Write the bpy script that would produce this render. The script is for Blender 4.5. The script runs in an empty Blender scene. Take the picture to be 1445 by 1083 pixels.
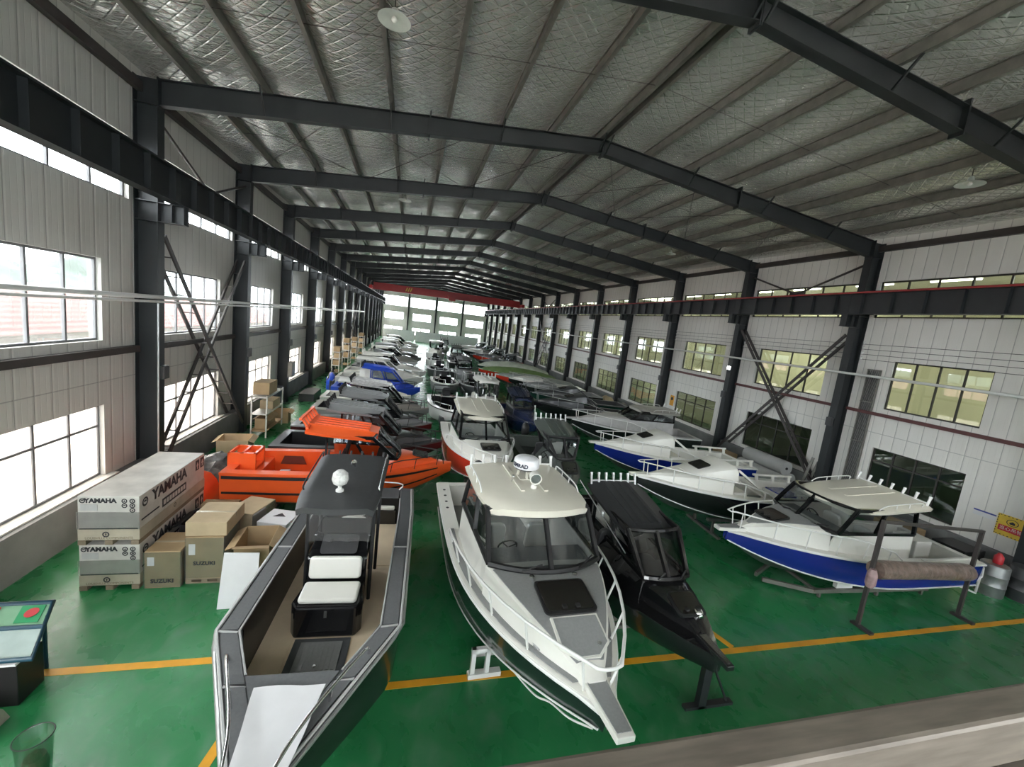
import bpy, math, random
from mathutils import Vector, Matrix
R = random.Random(7)
C = bpy.context.scene.collection
PI = math.pi
sin, cos = math.sin, math.cos

# ------------------------------------------------------------ mesh builder
class MB:
    def __init__(s):
        s.v = []; s.f = []; s.m = []
    def add(s, vs, fs, m=0):
        b = len(s.v); s.v.extend([tuple(p) for p in vs])
        for f in fs:
            s.f.append([b + i for i in f]); s.m.append(m)
        return s
    def box(s, lo, hi, m=0):
        x0, y0, z0 = lo; x1, y1, z1 = hi
        vs = [(x0,y0,z0),(x1,y0,z0),(x1,y1,z0),(x0,y1,z0),(x0,y0,z1),(x1,y0,z1),(x1,y1,z1),(x0,y1,z1)]
        return s.add(vs, [(0,3,2,1),(4,5,6,7),(0,1,5,4),(1,2,6,5),(2,3,7,6),(3,0,4,7)], m)
    def bar(s, p, q, w, h, m=0, up=(0,0,1)):
        p, q = Vector(p), Vector(q); d = (q - p).normalized(); u = Vector(up)
        if abs(d.dot(u)) > .98: u = Vector((1,0,0))
        a = d.cross(u).normalized(); u = a.cross(d)
        vs = []
        for e in (p, q):
            for i, j in ((-1,-1),(1,-1),(1,1),(-1,1)):
                vs.append(e + a*(i*w/2) + u*(j*h/2))
        return s.add(vs, [(3,2,1,0),(4,5,6,7),(0,1,5,4),(1,2,6,5),(2,3,7,6),(3,0,4,7)], m)
    def tube(s, pts, r, n=8, m=0, closed=False):
        pts = [Vector(p) for p in pts]; N = len(pts); rings = []; pa = None
        for i, p in enumerate(pts):
            if closed: t = pts[(i+1) % N] - pts[i-1]
            else: t = pts[min(i+1, N-1)] - pts[max(i-1, 0)]
            t = t.normalized() if t.length > 1e-9 else Vector((0,0,1))
            if pa is None:
                u = Vector((0,0,1)) if abs(t.z) < .9 else Vector((1,0,0))
                a = t.cross(u).normalized()
            else:
                a = (pa - t*pa.dot(t))
                a = a.normalized() if a.length > 1e-6 else t.orthogonal().normalized()
            pa = a; b = t.cross(a)
            rr = r[i] if isinstance(r, (list, tuple)) else r
            rings.append([p + a*(rr*cos(2*PI*k/n)) + b*(rr*sin(2*PI*k/n)) for k in range(n)])
        return s.loft(rings, m, ring=True, caps=not closed, closed=closed)
    def loft(s, rings, m=0, ring=False, caps=False, closed=False, flip=False):
        n = len(rings[0]); vs = [p for r in rings for p in r]; fs = []
        N = len(rings)
        for i in range(N if closed else N - 1):
            j = (i+1) % N
            for k in range(n if ring else n - 1):
                l = (k+1) % n
                q = (i*n+k, i*n+l, j*n+l, j*n+k)
                fs.append(q[::-1] if flip else q)
        if caps:
            fs.append(tuple(range(n))[::-1]); fs.append(tuple((N-1)*n+k for k in range(n)))
        mm = m
        if isinstance(m, (list, tuple)):          # one material per column of the loft
            b = len(s.v); s.v.extend([tuple(p) for p in vs])
            w = n if ring else n - 1
            for i, f in enumerate(fs):
                s.f.append([b+x for x in f]); s.m.append(m[i % w])
            return s
        return s.add(vs, fs, mm)
    def lathe(s, prof, c=(0,0,0), n=16, m=0, caps=True, axis=None):
        rings = []
        for r, z in prof:
            rings.append([Vector((r*cos(2*PI*k/n), r*sin(2*PI*k/n), z)) for k in range(n)])
        if axis is not None:
            q = Vector((0,0,1)).rotation_difference(Vector(axis))
            rings = [[q @ p for p in r] for r in rings]
        rings = [[p + Vector(c) for p in r] for r in rings]
        return s.loft(rings, m, ring=True, caps=caps)
    def prism(s, poly, z0, z1, m=0):
        n = len(poly)
        vs = [(x,y,z0) for x,y in poly] + [(x,y,z1) for x,y in poly]
        fs = [tuple(range(n))[::-1], tuple(range(n, 2*n))] + [(i,(i+1)%n,n+(i+1)%n,n+i) for i in range(n)]
        return s.add(vs, fs, m)
    def plate(s, poly3, th, m=0):
        P = [Vector(p) for p in poly3]; n = len(P)
        nr = Vector((0,0,0))
        for i in range(n): nr += (P[i]-P[0]).cross(P[(i+1)%n]-P[0])
        nr.normalize()
        vs = P + [p + nr*th for p in P]
        return s.add(vs, [tuple(range(n))[::-1], tuple(range(n,2*n))] + [(i,(i+1)%n,n+(i+1)%n,n+i) for i in range(n)], m)
    def xf(s, M):
        s.v = [tuple(M @ Vector(p)) for p in s.v]; return s
    def build(s, name, mats, parent=None, smooth=None, bevel=0, loc=None):
        me = bpy.data.meshes.new(name)
        me.from_pydata(s.v, [], s.f)
        if not isinstance(mats, (list, tuple)): mats = [mats]
        for mt in mats: me.materials.append(mt)
        if len(mats) > 1: me.polygons.foreach_set('material_index', s.m)
        if smooth:
            me.polygons.foreach_set('use_smooth', [True]*len(me.polygons))
            me.update(); me.set_sharp_from_angle(angle=math.radians(smooth))
        me.update()
        o = bpy.data.objects.new(name, me); C.objects.link(o)
        if parent is not None: o.parent = parent
        if loc is not None: o.location = loc
        if bevel:
            b = o.modifiers.new('bevel', 'BEVEL'); b.width = bevel; b.segments = 2; b.limit_method = 'ANGLE'; b.angle_limit = .6
        return o

def thing(name, label, cat, loc=(0,0,0), rz=0, group=None):
    o = bpy.data.objects.new(name, None); C.objects.link(o)
    o.location = loc; o.rotation_euler = (0,0,rz); o.empty_display_size = .1
    return tag(o, label, cat, group)
def tag(o, label, cat, group=None, kind=None):
    o['label'] = label; o['category'] = cat
    if group: o['group'] = group
    if kind: o['kind'] = kind
    return o
def struct(o):
    o['kind'] = 'structure'; return o
def arc_pts(pts, n=6):
    """Catmull-Rom through pts."""
    P = [Vector(p) for p in pts]; out = []
    for i in range(len(P)-1):
        a, b, c, d = P[max(i-1,0)], P[i], P[i+1], P[min(i+2,len(P)-1)]
        for k in range(n):
            t = k/n
            out.append(.5*((2*b)+(c-a)*t+(2*a-5*b+4*c-d)*t*t+(3*b-a-3*c+d)*t**3))
    out.append(P[-1]); return out
def round_rect(w, h, r, n=4):
    out = []
    for cx, cy, a0 in ((w/2-r,h/2-r,0),(-w/2+r,h/2-r,90),(-w/2+r,-h/2+r,180),(w/2-r,-h/2+r,270)):
        for k in range(n+1):
            a = math.radians(a0+90*k/n); out.append((cx+r*cos(a), cy+r*sin(a)))
    return out
def text_mesh(body, size, mat, name='lettering', parent=None, M=None, th=.002, align='CENTER', bold=0.0, shear=0):
    cu = bpy.data.curves.new('lettering', 'FONT'); cu.body = body; cu.size = size
    cu.align_x = align; cu.align_y = 'CENTER'; cu.extrude = th/2; cu.resolution_u = 3; cu.offset = bold; cu.shear = shear
    o = bpy.data.objects.new('lettering', cu); C.objects.link(o)
    dg = bpy.context.evaluated_depsgraph_get(); dg.update()
    me = bpy.data.meshes.new_from_object(o.evaluated_get(dg))
    bpy.data.objects.remove(o); bpy.data.curves.remove(cu)
    me.materials.clear(); me.materials.append(mat); me.name = name
    if M is not None: me.transform(M)
    n = bpy.data.objects.new(name, me); C.objects.link(n)
    if parent is not None: n.parent = parent
    return n

# ------------------------------------------------------------ materials
MATS = {}
def node(nt, t, **kw):
    n = nt.nodes.new(t)
    for k, v in kw.items():
        if k.startswith('i_'): n.inputs[k[2:].replace('_',' ')].default_value = v
        else: setattr(n, k, v)
    return n
def mat(name, col, rough=.5, metal=0.0, var=.08, scale=6, bump=0.0, bscale=40, coat=0.0, spec=.5, stretch=(1,1,1)):
    if name in MATS: return MATS[name]
    m = bpy.data.materials.new(name); m.use_nodes = True; nt = m.node_tree; L = nt.links
    b = nt.nodes['Principled BSDF']
    b.inputs['Roughness'].default_value = rough; b.inputs['Metallic'].default_value = metal
    b.inputs['Coat Weight'].default_value = coat; b.inputs['Specular IOR Level'].default_value = spec
    tc = node(nt, 'ShaderNodeTexCoord'); mp = node(nt, 'ShaderNodeMapping'); mp.inputs['Scale'].default_value = stretch
    L.new(tc.outputs['Object'], mp.inputs['Vector'])
    nz = node(nt, 'ShaderNodeTexNoise'); nz.inputs['Scale'].default_value = scale; nz.inputs['Detail'].default_value = 4
    L.new(mp.outputs['Vector'], nz.inputs['Vector'])
    rp = node(nt, 'ShaderNodeValToRGB')
    c = col
    rp.color_ramp.elements[0].position = .3; rp.color_ramp.elements[1].position = .7
    rp.color_ramp.elements[0].color = (c[0]*(1-var), c[1]*(1-var), c[2]*(1-var), 1)
    rp.color_ramp.elements[1].color = (min(1,c[0]*(1+var)), min(1,c[1]*(1+var)), min(1,c[2]*(1+var)), 1)
    L.new(nz.outputs['Fac'], rp.inputs['Fac']); L.new(rp.outputs['Color'], b.inputs['Base Color'])
    if bump:
        n2 = node(nt, 'ShaderNodeTexNoise'); n2.inputs['Scale'].default_value = bscale; n2.inputs['Detail'].default_value = 3
        L.new(mp.outputs['Vector'], n2.inputs['Vector'])
        bp = node(nt, 'ShaderNodeBump'); bp.inputs['Strength'].default_value = bump; bp.inputs['Distance'].default_value = .02
        L.new(n2.outputs['Fac'], bp.inputs['Height']); L.new(bp.outputs['Normal'], b.inputs['Normal'])
    MATS[name] = m; return m
def emis(name, col, st):
    if name in MATS: return MATS[name]
    m = bpy.data.materials.new(name); m.use_nodes = True; nt = m.node_tree
    b = nt.nodes['Principled BSDF']; b.inputs['Base Color'].default_value = (.8,.8,.8,1)
    b.inputs['Emission Color'].default_value = (*col,1); b.inputs['Emission Strength'].default_value = st
    MATS[name] = m; return m
def glass(name, tint, gloss=.08, rough=.02, milky=0.0, mcol=(.9,.9,.9)):
    """thin pane: tinted see-through plus a Fresnel-like mirror, optionally frosted"""
    if name in MATS: return MATS[name]
    m = bpy.data.materials.new(name); m.use_nodes = True; nt = m.node_tree; L = nt.links
    nt.nodes.remove(nt.nodes['Principled BSDF']); out = nt.nodes['Material Output']
    tr = node(nt, 'ShaderNodeBsdfTransparent'); tr.inputs['Color'].default_value = (*tint,1)
    gl = node(nt, 'ShaderNodeBsdfGlossy'); gl.inputs['Roughness'].default_value = rough; gl.inputs['Color'].default_value = (.9,.92,.92,1)
    lw = node(nt, 'ShaderNodeLayerWeight'); lw.inputs['Blend'].default_value = .25
    ad = node(nt, 'ShaderNodeMath', operation='MULTIPLY_ADD'); ad.inputs[1].default_value = .5; ad.inputs[2].default_value = gloss
    L.new(lw.outputs['Fresnel'], ad.inputs[0])
    mx = node(nt, 'ShaderNodeMixShader'); L.new(ad.outputs[0], mx.inputs[0])
    src = tr
    if milky:
        df = node(nt, 'ShaderNodeBsdfDiffuse'); df.inputs['Color'].default_value = (*mcol,1)
        tl = node(nt, 'ShaderNodeBsdfTranslucent'); tl.inputs['Color'].default_value = (*mcol,1)
        m0 = node(nt, 'ShaderNodeMixShader'); m0.inputs[0].default_value = .6
        L.new(df.outputs[0], m0.inputs[1]); L.new(tl.outputs[0], m0.inputs[2])
        m1 = node(nt, 'ShaderNodeMixShader'); m1.inputs[0].default_value = milky
        L.new(tr.outputs[0], m1.inputs[1]); L.new(m0.outputs[0], m1.inputs[2]); src = m1
    L.new(src.outputs[0], mx.inputs[1]); L.new(gl.outputs[0], mx.inputs[2]); L.new(mx.outputs[0], out.inputs['Surface'])
    MATS[name] = m; return m

def wall_mat(name, col, axis, pitch, hseams=()):
    m = bpy.data.materials.new(name); m.use_nodes = True; nt = m.node_tree; L = nt.links
    b = nt.nodes['Principled BSDF']; b.inputs['Roughness'].default_value = .45
    tc = node(nt, 'ShaderNodeTexCoord'); sp = node(nt, 'ShaderNodeSeparateXYZ'); L.new(tc.outputs['Object'], sp.inputs[0])
    dv = node(nt, 'ShaderNodeMath', operation='DIVIDE'); dv.inputs[1].default_value = pitch; L.new(sp.outputs[axis], dv.inputs[0])
    fr = node(nt, 'ShaderNodeMath', operation='FRACT'); L.new(dv.outputs[0], fr.inputs[0])
    pp = node(nt, 'ShaderNodeMath', operation='PINGPONG'); pp.inputs[1].default_value = .5; L.new(fr.outputs[0], pp.inputs[0])
    seam = node(nt, 'ShaderNodeMath', operation='LESS_THAN'); seam.inputs[1].default_value = .010/pitch; L.new(pp.outputs[0], seam.inputs[0])
    # shallow rib profile for the bump
    mr = node(nt, 'ShaderNodeMapRange'); mr.inputs['From Max'].default_value = .12; L.new(pp.outputs[0], mr.inputs['Value'])
    f2 = node(nt, 'ShaderNodeMath', operation='MULTIPLY'); f2.inputs[1].default_value = 3; L.new(fr.outputs[0], f2.inputs[0])
    f3 = node(nt, 'ShaderNodeMath', operation='FRACT'); L.new(f2.outputs[0], f3.inputs[0])
    p3 = node(nt, 'ShaderNodeMath', operation='PINGPONG'); p3.inputs[1].default_value = .5; L.new(f3.outputs[0], p3.inputs[0])
    m3 = node(nt, 'ShaderNodeMapRange'); m3.inputs['From Max'].default_value = .08; m3.inputs['To Max'].default_value = .25; L.new(p3.outputs[0], m3.inputs['Value'])
    sm = node(nt, 'ShaderNodeMath', operation='ADD'); L.new(mr.outputs[0], sm.inputs[0]); L.new(m3.outputs[0], sm.inputs[1])
    bp = node(nt, 'ShaderNodeBump'); bp.inputs['Strength'].default_value = .6; bp.inputs['Distance'].default_value = .012
    L.new(sm.outputs[0], bp.inputs['Height']); L.new(bp.outputs[0], b.inputs['Normal'])
    nz = node(nt, 'ShaderNodeTexNoise'); nz.inputs['Scale'].default_value = .6; nz.inputs['Detail'].default_value = 5
    L.new(tc.outputs['Object'], nz.inputs['Vector'])
    rp = node(nt, 'ShaderNodeValToRGB'); rp.color_ramp.elements[0].position = .3; rp.color_ramp.elements[1].position = .75
    rp.color_ramp.elements[0].color = (col[0]*.9, col[1]*.89, col[2]*.87, 1); rp.color_ramp.elements[1].color = (*col,1)
    L.new(nz.outputs['Fac'], rp.inputs['Fac'])
    mx = node(nt, 'ShaderNodeMix', data_type='RGBA'); L.new(rp.outputs['Color'], mx.inputs['A'])
    mx.inputs['B'].default_value = (col[0]*.6, col[1]*.6, col[2]*.6, 1)
    last = seam.outputs[0]
    for z in hseams:
        c1 = node(nt, 'ShaderNodeMath', operation='COMPARE'); c1.inputs[1].default_value = z; c1.inputs[2].default_value = .012
        L.new(sp.outputs['Z'], c1.inputs[0])
        a = node(nt, 'ShaderNodeMath', operation='MAXIMUM'); L.new(last, a.inputs[0]); L.new(c1.outputs[0], a.inputs[1]); last = a.outputs[0]
    L.new(last, mx.inputs['Factor']); L.new(mx.outputs['Result'], b.inputs['Base Color'])
    return m

def floor_mat():
    m = bpy.data.materials.new('green_epoxy'); m.use_nodes = True; nt = m.node_tree; L = nt.links
    b = nt.nodes['Principled BSDF']; tc = node(nt, 'ShaderNodeTexCoord')
    n1 = node(nt, 'ShaderNodeTexNoise'); n1.inputs['Scale'].default_value = .55; n1.inputs['Detail'].default_value = 6; n1.inputs['Roughness'].default_value = .6
    n2 = node(nt, 'ShaderNodeTexNoise'); n2.inputs['Scale'].default_value = 2.2; n2.inputs['Detail'].default_value = 8; n2.inputs['Distortion'].default_value = .4
    mp = node(nt, 'ShaderNodeMapping'); mp.inputs['Scale'].default_value = (1.1,.8,1); mp.inputs['Rotation'].default_value = (0,0,.9)
    L.new(tc.outputs['Object'], n1.inputs['Vector']); L.new(tc.outputs['Object'], mp.inputs[0]); L.new(mp.outputs[0], n2.inputs['Vector'])
    rp = node(nt, 'ShaderNodeValToRGB'); rp.color_ramp.elements[0].position = .3; rp.color_ramp.elements[1].position = .75
    rp.color_ramp.elements[0].color = (.018,.175,.058,1); rp.color_ramp.elements[1].color = (.032,.235,.082,1)
    L.new(n1.outputs['Fac'], rp.inputs['Fac'])
    r2 = node(nt, 'ShaderNodeValToRGB'); r2.color_ramp.elements[0].position = .52; r2.color_ramp.elements[1].position = .82
    r2.color_ramp.elements[0].color = (0,0,0,1); r2.color_ramp.elements[1].color = (.42,.42,.42,1)
    L.new(n2.outputs['Fac'], r2.inputs['Fac'])
    mx = node(nt, 'ShaderNodeMix', data_type='RGBA'); L.new(r2.outputs['Color'], mx.inputs['Factor'])
    L.new(rp.outputs['Color'], mx.inputs['A']); mx.inputs['B'].default_value = (.24,.38,.30,1)
    L.new(mx.outputs['Result'], b.inputs['Base Color'])
    rr = node(nt, 'ShaderNodeMapRange'); rr.inputs['To Min'].default_value = .16; rr.inputs['To Max'].default_value = .42
    L.new(n2.outputs['Fac'], rr.inputs['Value']); L.new(rr.outputs[0], b.inputs['Roughness'])
    bp = node(nt, 'ShaderNodeBump'); bp.inputs['Strength'].default_value = .04; bp.inputs['Distance'].default_value = .02
    L.new(n2.outputs['Fac'], bp.inputs['Height']); L.new(bp.outputs[0], b.inputs['Normal'])
    return m

def foil_mat():
    m = bpy.data.materials.new('foil_insulation'); m.use_nodes = True; nt = m.node_tree; L = nt.links
    b = nt.nodes['Principled BSDF']; b.inputs['Metallic'].default_value = .72; b.inputs['Roughness'].default_value = .22
    b.inputs['Base Color'].default_value = (.86,.86,.83,1)
    tc = node(nt, 'ShaderNodeTexCoord'); sp = node(nt, 'ShaderNodeSeparateXYZ'); L.new(tc.outputs['Object'], sp.inputs[0])
    hs = []
    for op in ('ADD', 'SUBTRACT'):                       # diamond quilting
        a = node(nt, 'ShaderNodeMath', operation=op); L.new(sp.outputs['X'], a.inputs[0]); L.new(sp.outputs['Y'], a.inputs[1])
        p = node(nt, 'ShaderNodeMath', operation='PINGPONG'); p.inputs[1].default_value = .16; L.new(a.outputs[0], p.inputs[0])
        q = node(nt, 'ShaderNodeMapRange'); q.inputs['From Max'].default_value = .035; L.new(p.outputs[0], q.inputs['Value']); hs.append(q)
    mn = node(nt, 'ShaderNodeMath', operation='MINIMUM'); L.new(hs[0].outputs[0], mn.inputs[0]); L.new(hs[1].outputs[0], mn.inputs[1])
    mp = node(nt, 'ShaderNodeMapping'); mp.inputs['Scale'].default_value = (.7,3.2,1); L.new(tc.outputs['Object'], mp.inputs[0])
    n1 = node(nt, 'ShaderNodeTexNoise'); n1.inputs['Scale'].default_value = 2.6; n1.inputs['Detail'].default_value = 5; n1.inputs['Distortion'].default_value = .8
    L.new(mp.outputs[0], n1.inputs['Vector'])
    m1 = node(nt, 'ShaderNodeMath', operation='MULTIPLY'); m1.inputs[1].default_value = 1.7; L.new(n1.outputs['Fac'], m1.inputs[0])
    m2 = node(nt, 'ShaderNodeMath', operation='MULTIPLY'); m2.inputs[1].default_value = .50; L.new(mn.outputs[0], m2.inputs[0])
    ad = node(nt, 'ShaderNodeMath', operation='ADD'); L.new(m1.outputs[0], ad.inputs[0]); L.new(m2.outputs[0], ad.inputs[1])
    bp = node(nt, 'ShaderNodeBump'); bp.inputs['Strength'].default_value = .75; bp.inputs['Distance'].default_value = .03
    L.new(ad.outputs[0], bp.inputs['Height']); L.new(bp.outputs[0], b.inputs['Normal'])
    return m
def tile_mat():
    m = bpy.data.materials.new('terracotta_tiles'); m.use_nodes = True; nt = m.node_tree; L = nt.links
    b = nt.nodes['Principled BSDF']; b.inputs['Roughness'].default_value = .8
    tc = node(nt, 'ShaderNodeTexCoord'); wv = node(nt, 'ShaderNodeTexWave', bands_direction='Z'); wv.inputs['Scale'].default_value = 1.6
    L.new(tc.outputs['Object'], wv.inputs['Vector'])
    rp = node(nt, 'ShaderNodeValToRGB'); rp.color_ramp.elements[0].color = (.085,.030,.027,1); rp.color_ramp.elements[1].color = (.15,.062,.055,1)
    L.new(wv.outputs['Fac'], rp.inputs['Fac']); L.new(rp.outputs['Color'], b.inputs['Base Color'])
    return m

STEEL = mat('dark_steel', (.018,.021,.023), .45, 0, .12, 3)
STEEL2 = mat('brown_steel', (.05,.042,.04), .5, 0, .15, 3)
GALV = mat('galvanised_steel', (.21,.20,.18), .45, .5, .15, 4)
ALU = mat('raw_aluminium', (.55,.56,.56), .38, .8, .08, 5)
WHITE = mat('white_gelcoat', (.74,.73,.68), .28, 0, .02, 3, coat=.3)
CREAM = mat('cream_gelcoat', (.66,.63,.54), .32, 0, .03, 3, coat=.2)
GREY_PAD = mat('grey_deck_pad', (.24,.245,.245), .7, 0, .06, 30, bump=.15, bscale=220)
DPAD = mat('charcoal_deck_pad', (.075,.08,.085), .6, 0, .08, 30, bump=.2, bscale=160, stretch=(1,6,1))
BLACKG = mat('black_gloss', (.008,.008,.009), .12, 0, .1, 4, coat=.5)
BLACKM = mat('black_matt', (.015,.015,.016), .5, 0, .1, 8)
RUBBER = mat('black_rubber', (.01,.01,.011), .7, 0, .1, 8)
WTUBE = mat('white_powder_coat', (.72,.72,.70), .3, 0, .03, 4)
CARD = mat('brown_cardboard', (.42,.30,.17), .75, 0, .1, 3, bump=.05)
CARD2 = mat('pale_cardboard', (.50,.39,.25), .75, 0, .1, 3, bump=.05)
INK = mat('dark_print', (.03,.03,.035), .6, 0, .05, 8)
YELLOW = mat('yellow_line_paint', (.75,.36,.02), .45, 0, .15, 2)
WPAPER = mat('white_board', (.72,.72,.74), .6, 0, .04, 3)
CONC = mat('grey_concrete', (.20,.20,.20), .8, 0, .15, 1.5, bump=.1)
FRAME_L = mat('aluminium_frame', (.15,.15,.155), .5, 0, .08, 4)
FRAME_R = mat('dark_frame', (.03,.028,.022), .45, 0, .1, 4)
WGLASS = glass('window_glass', (.93,.95,.95), .03)
BGLASS = glass('boat_glass', (.50,.53,.54), .05, .015)
DGLASS = glass('dark_hatch_acrylic', (.02,.018,.015), .12, .1, milky=.75, mcol=(.05,.043,.038))
FILM = glass('clear_film', (.86,.86,.86), .07, .15, milky=.12)
# ------------------------------------------------------------ the hall
H_CAM = 5.70
XL, XR, XM = -6.90, 17.60, 5.34          # inner wall faces, ridge line
CL, CR = -6.38, 17.06                    # column inner faces
Y0 = 12.785; BAY = 6.0; NF = 14          # frame lines Y0 + i*BAY, i = -3..NF
YF, YB = Y0 - 3*BAY, Y0 + NF*BAY         # front and far gable
def fy(i): return Y0 + i*BAY
def roof_z(x):                           # top of rafters
    return 11.76 - .099*abs(x - XM)

def wall_holes(plane, pos, th, u0, u1, top, holes, z0=0.0):
    """wall with openings; plane 'x': wall at x=pos..pos+th running along y; top: function of u"""
    us = sorted({u0, u1, *[h[0] for h in holes], *[h[1] for h in holes]} | ({XM} if plane == 'y' else set()))
    zs = sorted({z0, *[h[2] for h in holes], *[h[3] for h in holes]})
    b = MB()
    def P(u, z, d): return (pos + d, u, z) if plane == 'x' else (u, pos + d, z)
    def inhole(u, z): return any(h[0] < u < h[1] and h[2] < z < h[3] for h in holes)
    for i in range(len(us)-1):
        a, c = us[i], us[i+1]
        for j in range(len(zs)):
            lo = zs[j]; last = j == len(zs)-1
            ha, hc = (top(a), top(c)) if last else (zs[j+1], zs[j+1])
            if not last and inhole((a+c)/2, (lo+zs[j+1])/2): continue
            for d in (0, th):
                b.add([P(a,lo,d),P(c,lo,d),P(c,hc,d),P(a,ha,d)], [(0,1,2,3)])
    for h in holes:
        a, c, lo, hi = h[:4]
        q = [(a,lo),(c,lo),(c,hi),(a,hi)]
        for k in range(4):
            p, r = q[k], q[(k+1)%4]
            b.add([P(*p,0),P(*r,0),P(*r,th),P(*p,th)], [(0,1,2,3)], 1)
    return b
REVEAL = mat('white_reveal', (.55,.54,.51), .5, 0, .04, 3)
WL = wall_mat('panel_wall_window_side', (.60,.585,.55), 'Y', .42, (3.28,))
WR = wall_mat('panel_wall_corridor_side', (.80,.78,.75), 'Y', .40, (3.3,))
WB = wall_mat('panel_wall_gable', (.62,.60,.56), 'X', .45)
win_n = [0]
def window(plane, pos, u0, u1, z0, z1, nv, transom, fmat, gmat, d=0.1, fw=.05):
    win_n[0] += 1
    def bx(b, ua, ub, za, zb, t=.03):
        if plane == 'x': b.box((pos+d-t, ua, za), (pos+d+t, ub, zb))
        else: b.box((ua, pos+d-t, za), (ub, pos+d+t, zb))
    fr = MB()
    bx(fr,u0,u0+fw,z0,z1); bx(fr,u1-fw,u1,z0,z1); bx(fr,u0+fw,u1-fw,z0,z0+fw); bx(fr,u0+fw,u1-fw,z1-fw,z1)
    for k in range(1, nv):
        u = u0 + (u1-u0)*k/nv; bx(fr,u-fw/2,u+fw/2,z0+fw,z1-fw,.028)
    if transom: bx(fr,u0+fw,u1-fw,transom-fw/2,transom+fw/2,.026)
    o = struct(fr.build('window_%d' % win_n[0], fmat))
    gl = MB(); bx(gl,u0+fw*.5,u1-fw*.5,z0+fw*.5,z1-fw*.5,.004)
    gl.build('pane', gmat, o)
LOWG = glass('lower_window_glass', (.95,.92,.88), .04, .1, milky=.3, mcol=(.95,.9,.84))
RG = glass('corridor_glass', (.85,.88,.84), .07)
holesL, holesR, wins = [], [], []
for i in range(-3, NF):
    yc = fy(i) + 3.0
    holesL += [(yc-1.82, yc+1.72, .97, 2.72), (yc-1.82, yc+1.72, 4.25, 6.12), (yc-2.7, yc+2.7, 7.65, 9.1)]
    a, c = (yc-1.15, yc+1.62) if i == -1 else (yc-1.88, yc+1.76)
    holesR += [(a, c, .95, 2.74), (a, c, 4.25, 6.08), (yc-2.72, yc+2.72, 7.7, 9.1)]
topL = lambda u: roof_z(XL) + .31
topR = lambda u: roof_z(XR) + .31
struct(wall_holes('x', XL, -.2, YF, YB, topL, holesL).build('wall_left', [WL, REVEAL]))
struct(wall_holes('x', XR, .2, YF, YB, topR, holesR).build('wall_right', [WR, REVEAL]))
for k, h in enumerate(holesL):
    kind = k % 3
    window('x', XL, *h, (5 if kind == 2 else 4), (2.2 if kind == 0 else 0), FRAME_L, (LOWG if kind == 0 else WGLASS), d=-.13)
for k, h in enumerate(holesR):
    kind = k % 3
    window('x', XR, *h, (6 if kind == 2 else 4), (2.25 if kind == 0 else 0), FRAME_R, RG, d=.10)
holesB, holesF = [], []
for k in range(4):
    a = XL + 6.125*k; m = a + 3.06
    for hh, back in ((holesB, True), (holesF, False)):
        if not back:
            hh.append((a+.35, a+5.78, 7.2, 8.85)); hh.append((m-2.05, m+2.05, 4.25, 5.85)); hh.append((m-2.0, m-.1, 1.0, 2.6)); hh.append((m+.1, m+2.0, 1.0, 2.6)); continue
        hh.append((a+.3, a+5.83, 7.2, 9.35)); hh.append((m-2.05, m+2.05, 4.25, 5.85))
        if k == 3 and back:
            hh.append((m-2.0, m-.15, 1.0, 2.6)); hh.append((m-.1, m+1.75, 0.05, 2.7))
        else:
            hh.append((m-2.0, m-.1, 1.0, 2.6)); hh.append((m+.1, m+2.0, 1.0, 2.6))
topG = lambda u: roof_z(u) + .31
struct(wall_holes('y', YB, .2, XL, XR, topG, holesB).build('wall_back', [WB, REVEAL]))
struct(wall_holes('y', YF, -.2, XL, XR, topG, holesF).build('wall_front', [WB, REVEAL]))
for h in holesB: window('y', YB, *h, 4, 0, FRAME_L, WGLASS, d=.1)
for h in holesF: window('y', YF, *h, 4, 0, FRAME_L, WGLASS, d=-.1)
# plinths, sills, girts
b = MB(); b.box((XL, YF, 0), (XL+.27, YB, .93)); struct(b.build('baseboard_left', CONC))
b = MB(); b.box((XR-.2, YF, 0), (XR, YB, .78)); struct(b.build('baseboard_right', CONC))
tr = [0]
def trim(lo, hi, m):
    tr[0] += 1; b = MB(); b.box(lo, hi); return struct(b.build('trim_%d' % tr[0], m))
for i in range(-3, NF):
    ya, yb = fy(i)+.16, fy(i+1)-.16
    trim((XL, ya, 3.90), (XL+.14, yb, 4.06), STEEL2)
    trim((XR-.12, ya, 3.96), (XR, yb, 4.08), mat('oxide_red_girt', (.11,.035,.035), .5))
    trim((XL, ya+.9, .93), (XL+.16, yb-.9, .965), REVEAL)
# floor and markings
b = MB(); b.box((XL-.3, YF-.3, -.2), (XR+.3, YB+.3, 0)); struct(b.build('floor', floor_mat()))
def line(p, q, w=.13):
    b = MB(); b.bar((*p,.002), (*q,.002), w, .004); return struct(b.build('floor_line', YELLOW))
line((-5.2,6.52),(-1.6,6.5)); line((-2.17,4.0),(-1.9,5.3)); line((-.4,5.72),(17.35,5.74)); line((6.6,5.8),(5.75,8.2))
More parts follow.
